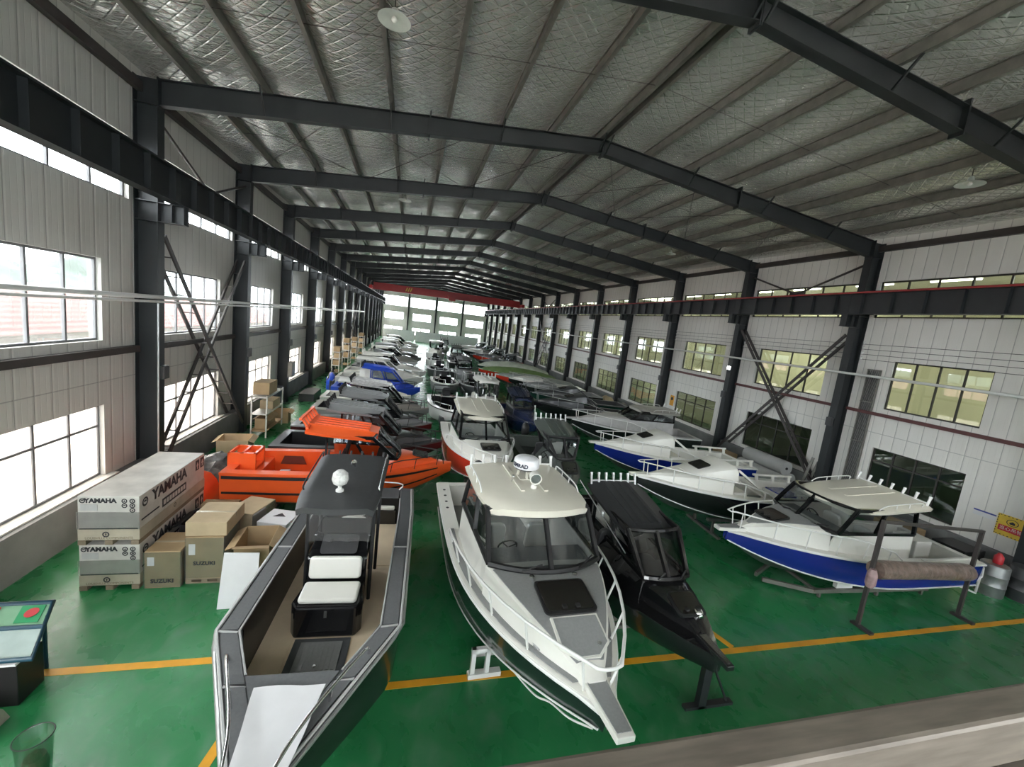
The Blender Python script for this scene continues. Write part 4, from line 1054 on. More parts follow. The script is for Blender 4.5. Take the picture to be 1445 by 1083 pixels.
# --- low half cabin boats moored bow out along the corridor wall
def half_cabin(label, stern, bow, hullm, B=2.2, zk=.45, zs=1.32, zb=1.66, topm=None, lod=0, ht=.40, winm=None, box=None, group=None, railh=.45, pads=None, screen=True):
    topm = topm or WHITE
    t, L = place('half_cabin_boat', label, stern, bow, group)
    h = Hull(L, B, zk, zs, zb, 2.2, cw=.24, tip=.05)
    xw = L*.58
    hull_parts(t, h, hullm, DKALU, topm, GREY_PAD, n=20 if not lod else 12, cockpit=(.2, xw-.05), zf=zk+.35, liner=topm, rub=None if lod else WTUBE)
    if not lod:
        for sg in (-1,1):
            b = MB(); b.tube([(x, sg*(h.hc(x)+.04), h.zc(x)+.02) for x in stations(0,h.L*.995,18)], .016, 6); b.build('chine_rail', WTUBE, t)
    top = cabin_trunk(t, h, xw, L*.95, ht, topm, pads, hatch=None, inset=-.06, lod=lod, hm=BLACKG)
    if screen:
        w = h.hi(xw); z0 = top(xw); pk = .34
        b = MB(); rr = []
        for x, dz, wf in ((xw+1.25,-.0,.55),(xw+.9,.09,.66),(xw+.35,.25,.8),(xw-.02,pk,.88),(xw-.18,pk+.01,.9),(xw-.22,pk-.05,.9)):
            zz = top(min(x,h.L*.94))+dz if x > xw else z0+dz; yw = w*wf
            rr.append([(x,-yw,zz-dz-.04),(x,-yw*.93,zz-.03),(x,-yw*.8,zz+.02),(x,0,zz+.05),(x,yw*.8,zz+.02),(x,yw*.93,zz-.03),(x,yw,zz-dz-.04)])
        b.loft(rr); b.add(rr[0],[tuple(range(7))[::-1]]); b.add(rr[-1],[tuple(range(7))]); hp = b.build('cabin_hump', topm, t, smooth=35)
        P = round_rect(.46,.56,.06); b = MB(); b.prism(P,0,.025)
        b.xf(Matrix.Translation((xw+.68,0,top(xw+.68)+.205)) @ Matrix.Rotation(math.radians(17),4,'Y')); b.build('hatch_lid', BLACKG, hp)
        for sg in (-1,1):
            b = MB(); b.bar((xw-.15,sg*w*.93,z0+pk-.02),(xw-1.15,sg*(w*.99),h.zg(xw-1.15)+.16),.07,.06); b.bar((xw-.25,sg*w*.96,z0-.02),(xw-1.1,sg*(w*1.0),h.zg(xw-1.1)+.05),.05,.04); b.build('screen_rail', topm, t)
    if not lod:
        b = MB(); b.box((xw-.6,-h.hi(xw)+.05,zk+.35),(xw-.12,h.hi(xw)-.05,zs+.2)); b.build('helm_bulkhead', topm, t, bevel=.02)
        for sg in (-1,1):                                       # side coaming with cut-outs towards the stern
            b = MB()
            for xa, xb in ((.1,.2),(.75,.85),(1.4,1.5)): b.bar((xa,sg*(h.hi(xa)+.02),zs),(xa+.05,sg*(h.hi(xa)+.02),zs+.22),.05,.1)
            b.bar((.05,sg*(h.hi(.05)+.02),zs+.24),(1.6,sg*(h.hi(1.6)+.02),zs+.24),.06,.06); b.build('coaming', topm, t)
    if box:
        b = MB(); b.box((.7,-.45,zk+.35),(1.5,.45,zs-.05)); o = b.build('engine_box', topm, t, bevel=.02)
        b = MB(); b.box((.75,-.4,zs-.05),(1.45,.4,zs-.02)); b.build('box_lid', box, o)
    bow_rail(t, h, L*.36, railh, WTUBE if not lod else ALU, .018, out=.03, n_post=6 if not lod else 4, low=.3)
    if not lod: anchor_plank(t, h, topm, None, .4, .25, .13, .09)
    cradle(h, t, GALV, cl(label), .18, .6, B*.2, legs=2 if lod else 3)
    return t, h
half_cabin('white half cabin boat with black hull next to the blue hulled hardtop boat', (13.6,10.3), (7.05,10.6), HB_BLACK, box=HB_BLUE)
half_cabin('white half cabin boat with blue hull between the black hulled boats', (13.6,13.5), (7.2,13.9), HB_BLUE)
t, h = cruiser('black hulled cabin boat with warm grey roof and pale bow', (14.4,17.65), (7.95,18.15), HB_BLACK, roofm=HB_TAN, topm=mat('pale_grey_gelcoat', (.42,.41,.40), .35), B=2.2, zsill=1.95, zroof=2.36, wt=.74, xw0=3.7, xw1=3.1, xr=1.5, rods=6, zs=1.25, zb=1.6, zk=.4, railh=.45, hatch=False)

# --- the boats along the window wall, bows into the hall
ST = (BLACKM, ((.30,.035),(.86,.05)))
t, h = plate_boat('plate_cabin_boat', 'orange plate cabin boat with orange ribbed roof and long open cockpit', (-4.25,11.86), (1.50,11.84), HB_ORANGE, HB_ORANGE, HB_ORANGE, B=2.05, zk=.3, zs=1.3, zb=1.42, xw0=4.15, xw1=3.52, xr=2.35, zsill=1.68, zroof=2.3, wt=.72,
    slope=.16, rods=0, strips=ST, lod=0, gm=CLEARG, ht=.26, liner=HB_ORANGE, deck=HB_ORANGE, rail=BLACKM, motor=False, side_split=(0,.45,1), of=.1, sov=.1, ftaper=.8, rr_=.5, crown=.09)
b = MB()
for k in range(6): b.bar((1.86,-.62+k*.25,2.5),(1.74,-.62+k*.25,2.70),.08,.05)
b.bar((1.72,-.72,2.71),(1.72,.72,2.71),.07,.06); b.bar((1.88,-.72,2.48),(1.88,.72,2.48),.07,.06); b.build('rod_rack', HB_ORANGE, t)
b = MB(); b.box((-.05,-.35,1.15),(.6,-.28,1.62)); b.box((-.05,.28,1.15),(.6,.35,1.62)); b.box((-.05,-.35,1.55),(.0,.35,1.62)); b.box((.55,-.35,1.55),(.6,.35,1.62)); b.box((.25,-.35,1.55),(.3,.35,1.62)); b.box((-.05,-.3,1.15),(.6,.3,1.2)); b.build('bait_station', HB_ORANGE, t)
b = MB(); b.box((.25,-.8,.69),(.75,.8,1.15)); b.build('transom_box', HB_ORANGE, t, bevel=.02)
for sg in (-1,1):
    for xa in (.9, 2.0):
        b = MB(); i = h.hi(xa)-.012; b.prism([(xa,.95),(xa+.7,.95),(xa+.6,1.2),(xa+.1,1.2)], -.004, .004)
        b.xf(Matrix(((1,0,0,0),(0,0,1,sg*(i-.004)),(0,1,0,0),(0,0,0,1)))); b.build('side_pocket', mat('pocket_dark', (.12,.02,.008), .6), t)
b = MB(); b.box((1.0,.25,.69),(1.25,.45,.9)); b.build('loose_carton', WPAPER, t)

def left_plate(label, y, hullm, roofm, topm, bowx=1.2, sternx=-4.0, zroof=2.35, lod=0, **kw):
    return plate_boat('plate_cabin_boat', label, (sternx,y+.05), (bowx,y), hullm, topm, roofm, zk=.3, zs=1.22, zb=1.38, xw0=3.75, xw1=3.15, xr=2.0, zsill=1.66, zroof=zroof, wt=.7, slope=.14, rods=kw.pop('rods',6), rail=kw.pop('rail',BLACKM), lod=lod, ht=.26, motor=False, of=.12, ftaper=.8, rr_=.45, crown=.08, B=1.95, **kw)
left_plate('black plate boat with grey roof directly behind the orange boat', 14.2, HB_MAROON, HB_GREY, HB_CHAR, 1.4, -3.9, liner=BLACKM)
left_plate('maroon bowed dark grey plate boat two behind the orange boat', 16.6, HB_MAROON, HB_GREY, HB_GREY, 1.15, -3.9)
left_plate('grey plate boat with plastic wrapped roof three behind the orange boat', 19.4, HB_GREY, mat('plastic_wrapped_roof', (.50,.49,.49), .25, 0, .2, 10, bump=.5, bscale=14), HB_TAN, 1.15, -3.9, liner=HB_CHAR)
cruiser('white open cockpit boat in front of the bright blue roofed boat', (-4.0,22.0), (.3,22.0), HB_WHITE, roofm=HB_WHITE, zsill=1.6, zroof=2.0, xw0=2.4, xw1=2.0, xr=1.0, wt=.6, rods=0, rails=False, lod=1, B=1.9, zs=1.2, zb=1.4, zk=.3)
left_plate('bright blue plate boat with bright blue roof and posts', 24.8, HB_LBLUE, HB_LBLUE, HB_LBLUE, .85, -4.0, lod=1, gm=CLEARG, frame=HB_LBLUE)
# ------------------------------------------------------------ boats further down the hall
def open_boat(label, stern, bow, hullm, topm, B=1.95, arch=True, lod=0, zb=1.6, liner=None, pads=None):
    t, L = place('open_boat', label, stern, bow)
    h = Hull(L, B, .4, 1.2, zb, 2.3, cw=.2, tip=.06)
    hull_parts(t, h, hullm, DKALU, topm, DPAD, n=16, cockpit=(.25, L*.86), zf=.75, liner=liner or BLACKM, rub=BLACKM if not lod else None)
    b = MB(); b.box((L*.38,-.4,.76),(L*.5,.4,1.7)); b.build('console', BLACKG, t, bevel=.02)
    seat(t, L*.3, 0, .75, GAUGE, .6)
    if arch:
        b = MB()
        for x in (L*.3, L*.52): b.tube([(x,-B*.4,1.2),(x+.1,-B*.38,2.1),(x+.1,B*.38,2.1),(x,B*.4,1.2)], .03, 7)
        for s in (-1,1): b.tube([(L*.3+.1,s*B*.38,2.1),(L*.52+.1,s*B*.38,2.1)], .025, 6)
        b.build('tube_frame', BLACKM if not lod else ALU, t)
    if pads:
        b = MB(); b.box((L*.62,-B*.3,.76),(L*.84,B*.3,1.12)); b.build('bow_seat', pads, t)
    bow_rail(t, h, L*.55, .25, CHROME, .016, n_post=3, join=False, xend=L*.93)
    cradle(h, t, GALV, cl(label), .2, .6, B*.2, legs=2)
    return t
def covered_boat(label, stern, bow, hullm, tarp, B=2.1, hh=.5):
    t, L = place('covered_boat', label, stern, bow)
    h = Hull(L, B, .4, 1.2, 1.5, 2.2, cw=.2, tip=.05)
    hull_parts(t, h, hullm, DKALU, WHITE, GREY_PAD, n=12, cockpit=(.2,.2), zf=.8, transom=True)
    b = MB(); rr = []
    for i in range(13):
        x = L*.99*i/12; w = h.hb(x)+.04; z = h.zg(x); k = hh*sin(PI*min(1,(i+.6)/12.6))**.6
        rr.append([(x, -w*cos(PI*j/10), z-.06*(j in (0,10))+k*sin(PI*j/10)*(1+.10*R.random())) for j in range(11)])
    b.loft(rr); b.add(rr[0],[tuple(range(11))]); b.add(rr[-1],[tuple(range(11))[::-1]])
    b.build('tarpaulin', tarp, t, smooth=60)
    cradle(h, t, GALV, cl(label), .2, .6, B*.2, legs=2)
    return t
open_boat('white hulled open boat with black interior behind the red hulled boat', (2.15,23.9), (2.25,17.75), HB_WHITE, WHITE, B=1.95, pads=DPAD)
cruiser('small white pilothouse boat with steep windscreen and roof rod holders', (4.12,23.6), (4.12,17.7), HB_WHITE, roofm=WHITE, B=1.62, zs=1.3, zb=1.6, xw0=3.4, xw1=3.2, xr=2.1, zsill=2.0, zroof=2.72, wt=.56, rods=7, rails=False, lod=0, gm=CLEARG, plank=False, hatch=False)
plate_boat('plate_cabin_boat', 'navy plate cabin boat beside the small white pilothouse boat', (5.88,23.0), (5.82,17.0), HB_NAVY, HB_NAVY, HB_NAVY, B=1.62, xw0=3.6, xw1=3.2, xr=2.0, zsill=1.7, zroof=2.2, wt=.5, lod=1, rods=5, gm=CLEARG)
half_cabin('black half cabin boat with steel bow rail beyond the warm grey roofed boat', (13.8,21.4), (7.0,21.9), HB_BLACK, topm=HB_CHAR, lod=1, screen=True)
half_cabin('dark green half cabin boat with pale folded cover on its foredeck', (14.4,24.5), (7.8,24.9), HB_GREEN, topm=HB_CHAR, lod=1)
half_cabin('black half cabin boat between dark green boat and black white-decked boat', (14.0,27.7), (7.9,28.1), HB_BLACK, topm=HB_GREY, lod=1, screen=False)
half_cabin('black hulled white decked half cabin boat before the green tarpaulin', (13.9,30.6), (7.8,31.0), HB_BLACK, topm=WHITE, lod=1, screen=False)
GTARP = mat('green_tarpaulin', (.16,.25,.09), .6, 0, .2, 2, bump=.3, bscale=8)
WTARP = mat('grey_green_tarpaulin', (.50,.54,.46), .6, 0, .15, 2, bump=.3, bscale=8)
STARP = mat('silver_tarpaulin', (.30,.33,.31), .45, 0, .2, 2, bump=.3, bscale=8)
covered_boat('red hulled boat under a dark grey tarpaulin', (14.2,33.7), (7.3,34.1), HB_RED, STARP, hh=.35)
covered_boat('boat with olive green tarpaulin behind the red hulled covered boat', (13.6,36.8), (6.4,37.2), HB_RED, GTARP, hh=.55)
covered_boat('boat with pale grey green tarpaulin behind the olive green one', (14.0,40.1), (6.8,40.5), HB_GREEN, WTARP, hh=.75)
ords = ['first','second','third','fourth','fifth','sixth','seventh','eighth','ninth','tenth','eleventh','twelfth']
# window wall row beyond the blue boat
cols = [(HB_WHITE,WHITE,WHITE),(HB_WHITE,WHITE,WHITE),(HB_CHAR,HB_GREY,HB_GREY),(HB_WHITE,WHITE,HB_TAN),(HB_GREY,HB_GREY,HB_CHAR),(HB_WHITE,WHITE,WHITE),(HB_WHITE,WHITE,WHITE),(HB_GREY,WHITE,WHITE),(HB_WHITE,WHITE,HB_TAN),(HB_WHITE,WHITE,WHITE)]
names = ['white','white','charcoal','white','grey','white','white','grey','white','white']
for k, (c, nm) in enumerate(zip(cols, names)):
    y = 28.0+3.3*k
    lab = '%s cabin boat, %s in the window wall row past the blue one' % (nm, ords[k])
    if k % 3 == 2:
        plate_boat('plate_cabin_boat', lab, (-4.2,y), (1.0+.2*sin(k*2),y), c[0], c[2], c[1], zk=.3, zs=1.25, zb=1.4, xw0=3.5, xw1=2.9, xr=1.8, zsill=1.66, zroof=2.35, wt=.7, lod=1, rods=5, B=2.0, rail=ALU)
    else:
        cruiser(lab, (-4.3,y), (1.1+.3*sin(k*1.7),y), c[0], roofm=c[1], topm=c[2], B=2.2, zsill=1.9, zroof=2.5, xw0=3.5, xw1=2.8, xr=1.4, wt=.74, lod=1, rods=4 if k % 2 else 0, zs=1.3, zb=1.55, zk=.35, rails=k % 2 == 0, frame=BLACKG if k % 2 else WHITE)
# the two middle rows
mid = [(2.6,25.5,'open',HB_GREY,'grey'),(4.6,25.2,'open',HB_CHAR,'charcoal'),(2.6,32.2,'open',HB_CHAR,'charcoal'),(4.7,32.0,'plate',HB_GREY,'grey'),(2.7,39.5,'open',HB_WHITE,'white'),(5.0,39.0,'open',HB_BLACK,'black'),(3.1,46.0,'cruiser',HB_WHITE,'white'),(5.6,46.5,'plate',HB_CHAR,'charcoal'),(4.2,54.0,'open',HB_GREY,'grey'),(5.2,61.5,'plate',HB_WHITE,'white')]
for k, (x, y, kind, c, nm) in enumerate(mid):
    lab = '%s boat, %s of the middle rows past the small pilothouse boat' % (nm, ords[k])
    if kind == 'open': open_boat(lab, (x+.05,y+5.8), (x,y), c, HB_GREY if c is HB_CHAR else WHITE, B=1.9, lod=1, liner=BLACKM if k % 2 == 0 else HB_GREY, arch=k != 4)
    elif kind == 'plate': plate_boat('plate_cabin_boat', lab, (x,y+5.8), (x,y), c, c, HB_GREY, lod=1, B=1.9, xw0=3.6, xw1=3.2, xr=2.2, zsill=1.75, zroof=2.35, wt=.55, rods=5)
    else: cruiser(lab, (x,y+6.4), (x,y), c, roofm=WHITE, lod=1, B=2.2, zsill=2.1, zroof=2.8, rods=6)
# corridor wall row beyond the tarpaulins
rr_ = [('black',HB_BLACK,HB_CHAR),('grey',HB_GREY,HB_GREY),('red',HB_RED,HB_CHAR),('charcoal',HB_CHAR,HB_GREY),('black',HB_BLACK,WHITE),('green',HB_GREEN,HB_GREY),('grey',HB_GREY,WHITE),('black',HB_BLACK,HB_GREY)]
for k, (nm, c, tm) in enumerate(rr_):
    y = 43.2+3.4*k
    lab = '%s boat, %s in the corridor wall row past the covered boats' % (nm, ords[k])
    if k % 2 == 0: half_cabin(lab, (14.0,y), (7.4+.4*sin(k),y+.3), c, topm=tm, lod=1, screen=False)
    else: plate_boat('plate_cabin_boat', lab, (14.0,y), (7.8+.4*sin(k),y+.3), c, tm, tm, lod=1, zk=.35, zs=1.2, zb=1.4, B=2.0, xw0=3.5, xw1=2.9, xr=1.8, zsill=1.7, zroof=2.3, wt=.66, rods=5)

# ------------------------------------------------------------ crates and cartons
FILMW = glass('stretch_film', (.9,.9,.9), .10, .2, milky=.06)
CRATE = mat('grey_crate_board', (.58,.56,.52), .38, 0, .16, 3, bump=.12, bscale=7)
CRATE2 = mat('beige_crate_board', (.46,.41,.32), .4, 0, .16, 3, bump=.12, bscale=7)
def face_M(o, u, n):
    """matrix putting text (x right, y up) on a face with origin o, right u and normal n"""
    u, n = Vector(u).normalized(), Vector(n).normalized(); v = n.cross(u)
    return Matrix(((u.x,v.x,n.x,o[0]),(u.y,v.y,n.y,o[1]),(u.z,v.z,n.z,o[2]),(0,0,0,1)))
def icon(b, c, u, v, r, kind):
    c, u, v = Vector(c), Vector(u), Vector(v); n = u.cross(v).normalized()
    N = 18
    ring = [[c+u*(cos(2*PI*k/N)*q)+v*(sin(2*PI*k/N)*q)+n*.002 for k in range(N)] for q in (r, r*.6)]
    b.loft([ring[0],ring[1]], ring=True)
    if kind == 0: P = [(0,.45),(.4,-.35),(-.4,-.35)]
    elif kind == 1: P = [(-.4,.1),(0,.45),(.4,.1),(.15,.1),(.15,-.45),(-.15,-.45),(-.15,.1)]
    elif kind == 2: P = [(-.5,-.05),(.5,-.05),(.35,.35),(-.35,.35)]
    else: P = [(-.3,-.35),(.3,-.35),(.3,.3),(0,.45),(-.3,.3)]
    b.add([c+u*(x*r)+v*(y*r)+n*.002 for x, y in P], [tuple(range(len(P)))])
CX0, CX1, CY0, CY1 = -5.46, -4.54, 8.40, 10.85
def crate(z0, z1, label, extra=False):
    t = thing('motor_crate', label, 'crate', (CX0,CY0,z0)); w, d, hh = CX1-CX0, CY1-CY0, z1-z0
    if extra: t.location.y += .0
    b = MB(); b.box((0,0,.09),(w,d,hh)); o = b.build('carton', [CRATE], t, bevel=.012)
    b = MB(); b.box((-.004,-.006,.09),(w+.006,d+.004,.30)); b.build('lower_board', CRATE2, t)
    b = MB(); b.box((-.012,-.014,.30+.0),(w+.012,-.004,hh-.30)); b.build('wrap', FILMW, t)
    b = MB()
    for x in (.0, w/2-.06, w-.12): b.box((x,-.02,0),(x+.12,d+.01,.085))
    b.build('pallet_runner', mat('pallet_wood', (.25,.20,.14), .8, 0, .2, 4), t)
    b = MB()                                             # printed marks
    b.box((w*.02,-.0075,.30),(w*.98,-.0065,.32))
    icon(b, (.075,-.005,hh-.085), (1,0,0), (0,0,1), .045, 2)
    for q, (x, z) in enumerate(((w-.22,hh-.085),(w-.1,hh-.085),(w-.22,hh-.175),(w-.1,hh-.175),(w-.1,hh-.265))): icon(b, (x,-.005,z), (1,0,0), (0,0,1), .045, q % 4)
    icon(b, (w*.45,-.009,.2), (1,0,0), (0,0,1), .055, 1)
    s = w+.004
    icon(b, (s,.17,hh-.17), (0,1,0), (0,0,1), .09, 2)
    b.box((s-.002,.06,hh-.50),(s+.0015,.62,hh-.47)); b.box((s-.002,.72,hh-.56),(s+.0015,1.62,hh-.38))
    for y in (d-.42,d-.2): b.box((s-.002,y,hh-.3),(s+.0015,y+.16,hh-.06))
    icon(b, (s,d*.48,.22), (0,1,0), (0,0,1), .05, 3)
    b.build('printed_mark', INK, t)
    b = MB()                                             # light symbols inside the dark blocks
    for y in (d-.42,d-.2): b.add([(s+.003,y+.03,hh-.2),(s+.003,y+.08,hh-.1),(s+.003,y+.13,hh-.2),(s+.003,y+.1,hh-.2),(s+.003,y+.1,hh-.27),(s+.003,y+.06,hh-.27),(s+.003,y+.06,hh-.2)], [tuple(range(7))])
    for k in range(8): b.box((s+.0016,.76+k*.105,hh-.52),(s+.003,.84+k*.105,hh-.42))
    b.build('reversed_mark', CRATE, t)
    text_mesh('YAMAHA', .115, INK, 'lettering', t, face_M((w*.37,-.006,hh-.085),(1,0,0),(0,-1,0)), .002, bold=.006)
    text_mesh('YAMAHA', .30, INK, 'lettering', t, face_M((s,1.02,hh-.17),(0,1,0),(1,0,0)), .002, bold=.012)
    text_mesh('LOUISVILLE COMPONENTS', .06, mat('brown_print', (.2,.16,.11), .6), 'lettering', t, face_M((w*.5,-.0075,.125),(1,0,0),(0,-1,0)), .002)
    b = MB(); b.box((.05,-.016,hh-.27),(.3,-.012,hh-.15)); b.build('shipping_label', mat('grey_label', (.5,.5,.49), .4), t)
    return t
crate(0, .89, 'lower grey outboard motor crate standing on the green floor')
crate(.90, 1.83, 'upper grey outboard motor crate stacked on the lower one')
def carton(name, label, lo, hi, m=CARD, rz=0, flaps=False, text=None, tsize=.1, tz=.25, group=None, tape=True, wrap=False, pallet=False, open_=False):
    w, d, hh = hi[0]-lo[0], hi[1]-lo[1], hi[2]-lo[2]
    t = thing(name, label, 'box', ((lo[0]+hi[0])/2,(lo[1]+hi[1])/2,lo[2]), rz, group)
    z = .0
    if pallet:
        z = .1; b = MB(); b.box((-w/2,-d/2,0),(w/2,d/2,.03))
        for x in (-w/2,-.05,w/2-.1): b.box((x,-d/2,.03),(x+.1,d/2,.08))
        b.box((-w/2,-d/2,.08),(w/2,d/2,.1)); b.build('pallet', mat('pallet_wood', (.25,.20,.14), .8), t)
    if open_:
        b = MB(); e = .012
        b.box((-w/2,-d/2,z),(w/2,d/2,z+e))
        b.box((-w/2,-d/2,z+e),(-w/2+e,d/2,hh)); b.box((w/2-e,-d/2,z+e),(w/2,d/2,hh)); b.box((-w/2+e,-d/2,z+e),(w/2-e,-d/2+e,hh)); b.box((-w/2+e,d/2-e,z+e),(w/2-e,d/2,hh)); b.build('carton', m, t)
        for sg in (-1,1):
            b = MB(); b.plate([(sg*w/2,-d/2,hh),(sg*w/2,d/2,hh),(sg*(w/2+.16),d/2-.03,hh-.08),(sg*(w/2+.16),-d/2+.03,hh-.08)], .008*sg); b.build('flap', m, t)
    else:
        b = MB(); b.box((-w/2,-d/2,z),(w/2,d/2,hh)); b.build('carton', m, t, bevel=.01)
        if tape:
            b = MB(); b.box((-w/2-.002,-.03,hh-.1),(w/2+.002,.03,hh+.002)); b.build('tape', mat('parcel_tape', (.55,.47,.34), .2), t)
    if flaps:
        b = MB(); b.plate([(-w/2,-d/2,hh),(w/2,-d/2,hh),(w/2+.05,-d/2-.22,hh+.08),(-w/2+.02,-d/2-.2,hh+.08)], .008); b.build('flap', m, t)
    if text: text_mesh(text, tsize, INK, 'lettering', t, face_M((0,-d/2-.0135,z+tz),(1,0,0),(0,-1,0)), .002, bold=.003)
    if text:
        b = MB(); b.box((-w/2+.05,-d/2-.006,hh*.62),(-w/2+.16,-d/2-.002,hh*.85)); b.build('shipping_label', WPAPER, t)
    if wrap:
        b = MB(); e = .012; b.box((-w/2-e,-d/2-e,z+.02),(w/2+e,-d/2-e*.4,hh*.98)); b.box((w/2+e*.4,-d/2-e,z+.02),(w/2+e,d/2,hh*.98)); b.build('wrap', FILMW, t)
    return t
carton('cardboard_box', 'brown cardboard box on the floor beside the lower motor crate', (-4.46,8.38,0),(-3.88,9.1,.75), CARD, 0, text='SUZUKI', tsize=.11, tz=.15, wrap=True)
carton('cardboard_box', 'tall brown cardboard box with a flatter box on top of it', (-3.84,8.48,0),(-3.2,9.25,.98), CARD, 0, text='SUZUKI', tsize=.11, tz=.33, wrap=True, pallet=True)
carton('cardboard_box', 'flat taped brown cardboard box on top of the tall one', (-3.86,8.5,.985),(-3.16,9.4,1.27), CARD2, 0)
carton('cardboard_box', 'open brown cardboard box with raised flap behind the white sheet', (-2.94,8.2,0),(-2.34,9.0,.93), CARD, .05, flaps=True, open_=True)
b = MB(); b.plate([(0,0,0),(.62,.02,0),(.60,.22,.96),(.02,.22,.98)], .02); o = b.build('white_board', WPAPER, loc=(-2.99,7.70,.0)); tag(o, 'white foam board leaning against the open cardboard box', 'board')
carton('cardboard_box', 'pale plastic wrapped carton behind the flat taped box', (-3.5,9.55,0),(-2.9,10.35,.95), CARD2, -.3, wrap=True, tape=False)
carton('cardboard_box', 'white carton with printed arrow behind the open cardboard box', (-2.85,9.3,0),(-2.2,9.95,.82), WPAPER, -.25, tape=False)
b = MB(); b.add([(-2.4,9.6,.825),(-2.52,9.78,.825),(-2.68,9.62,.825)], [(0,1,2)]); o = b.build('printed_arrow', INK)
tag(o, 'dark printed arrow sheet lying on the white carton', 'sheet')
carton('plastic_crate', 'black open plastic crate behind the low cardboard box', (-4.34,9.32,0),(-3.97,10.1,.78), BLACKM, 0, open_=True)
carton('cardboard_box', 'long open brown carton at the far end of the motor crates', (-4.45,10.5,0),(-3.7,10.75,.7), CARD, 0, tape=False)
carton('cardboard_box', 'small carton on the floor behind the black open boat', (-2.05,9.15,0),(-1.72,9.5,.42), CARD, .2)
b = MB(); b.box((-.06,-.06,0),(.06,.06,.3)); o = b.build('red_canister', mat('red_plastic', (.5,.02,.03), .4), loc=(-2.06,8.6,0), bevel=.02); tag(o, 'small red canister beside the open cardboard box', 'canister')
carton('cardboard_box', 'open empty cardboard box near the lattice brace', (-6.2,15.55,0),(-5.25,16.45,.62), CARD2, .12, open_=True)
# orange wrapped parts and plastic sheeting behind the crates
b = MB(); rr = []
for i in range(11):
    rr.append([(-6.3+.16*i, 13.0+.2*j+.1*R.random(), (.16+.5*sin(PI*i/10)*sin(PI*(j+.4)/8.8)+.18*R.random()) if 0 < i < 10 and 0 < j < 8 else .0) for j in range(9)])
b.loft(rr); o = b.build('plastic_sheeting', mat('crumpled_dark_plastic', (.16,.165,.17), .25, 0, .5, 5, bump=.5, bscale=12), smooth=25); tag(o, 'crumpled grey plastic sheeting heaped behind the motor crates', 'plastic sheet')
b = MB(); rr = []
for i in range(9):
    a = PI*i/8; rr.append([(-5.2-.45*cos(a), 11.2+.17*j, .02+.75*sin(a)+.02*R.random()) for j in range(8)])
b.loft(rr); b.add([q[0] for q in rr],[tuple(range(9))]); b.add([q[-1] for q in rr],[tuple(range(9))[::-1]])
o = b.build('orange_cover', HB_ORANGE, smooth=50); tag(o, 'orange curved cover lying between the motor crates and the orange boat', 'cover')
# ------------------------------------------------------------ lattice braces against both walls
def lattice(label, x, p, q, name='lattice_brace', wx=.40, m=STEEL2, n=13):
    t = thing(name, label, 'brace', (0,0,0))
    p, q = Vector(p), Vector(q)
    for s in (-1,1):
        b = MB(); b.bar((x+s*wx/2,p[0],p[1]), (x+s*wx/2,q[0],q[1]), .12, .05, up=(1,0,0)); b.build('chord', m, t)
    for k in range(1, n):
        c = lerp(p, q, k/n); b = MB(); b.box((x-wx/2+.026,c[0]-.03,c[1]-.03),(x+wx/2-.026,c[0]+.03,c[1]+.0)); b.build('rung', m, t)
    return t
for i, (nm, x) in ((0,('window',-6.62)),(0,('corridor',17.31)),(6,('corridor',17.31)),(6,('window',-6.62))):
    a, c = fy(i)+.22, fy(i+1)-.22; far = ' in the distance' if i else ''
    lattice('ladder like lattice brace falling away from the camera on the %s wall%s' % (nm, far), x, (a,6.95), (c,.45))
    lattice('ladder like lattice brace rising away from the camera on the %s wall%s' % (nm, far), x, (a,.45), (c,6.95), wx=.26)
    m = (a+c)/2; b = MB(); sx = x+(.24 if x < 0 else -.24)
# ------------------------------------------------------------ conduits, wires, boxes on the columns
def pipe(label, pts, r, m, name='conduit_pipe', cat='pipe'):
    b = MB(); b.tube(pts, r, 8); o = b.build(name, m, smooth=60); tag(o, label, cat); return o
pipe('white conduit pipe running along the window wall columns', [(-6.33,YF+.3,5.38),(-6.33,60,5.3)], .05, WTUBE)
pipe('second white conduit pipe just under the first along the window wall columns', [(-6.31,YF+.3,5.26),(-6.31,60,5.2)], .03, WTUBE)
pipe('white conduit pipe running along the corridor wall columns', [(17.0,YF+.3,5.40),(17.0,64,5.52)], .05, WTUBE)
pipe('thin vertical conduit on the column at the upper motor crate', [(-6.35,12.59,.1),(-6.35,12.59,5.2)], .025, ALU)
for k in range(4):
    z = 6.05+.2*k
    pipe('thin power wire strung along the corridor wall, %s from below' % ords[k], [(17.588,YF+.3,z),(17.588,60,z)], .008, BLACKM, 'power_wire', 'wire')
for i in range(-1, 9):
    t = thing('wire_bracket', 'wire bracket with insulators on the corridor wall column, %s from the near end' % ords[i+1], 'bracket', (17.46,fy(i)-.22,5.95))
    b = MB(); b.box((.0,.02,0),(.05,.06,.85)); b.build('arm', STEEL, t)
    for k in range(4):
        b = MB(); b.lathe([(.03,0),(.05,.03),(.03,.06),(.05,.09),(.02,.11)], (.1,.0,.1+.2*k), 8); b.build('insulator', WTUBE, t)
for i in range(0, 8):
    for nm, x in (('window', CL+.01), ('corridor', CR-.13)):
        b = MB(); b.box((0,0,0),(.12,.24,.34)); b.box((.02,.03,.34),(.1,.21,.36)); b.box((.115 if x < 0 else -.005,.05,.06),(.125 if x < 0 else .005,.19,.28))
        o = b.build('switch_box', GAUGE, loc=(x,fy(i)-.12,3.2), bevel=.006)
        tag(o, 'dark switch box on the %s column of the %s wall' % (ords[i], nm), 'box')
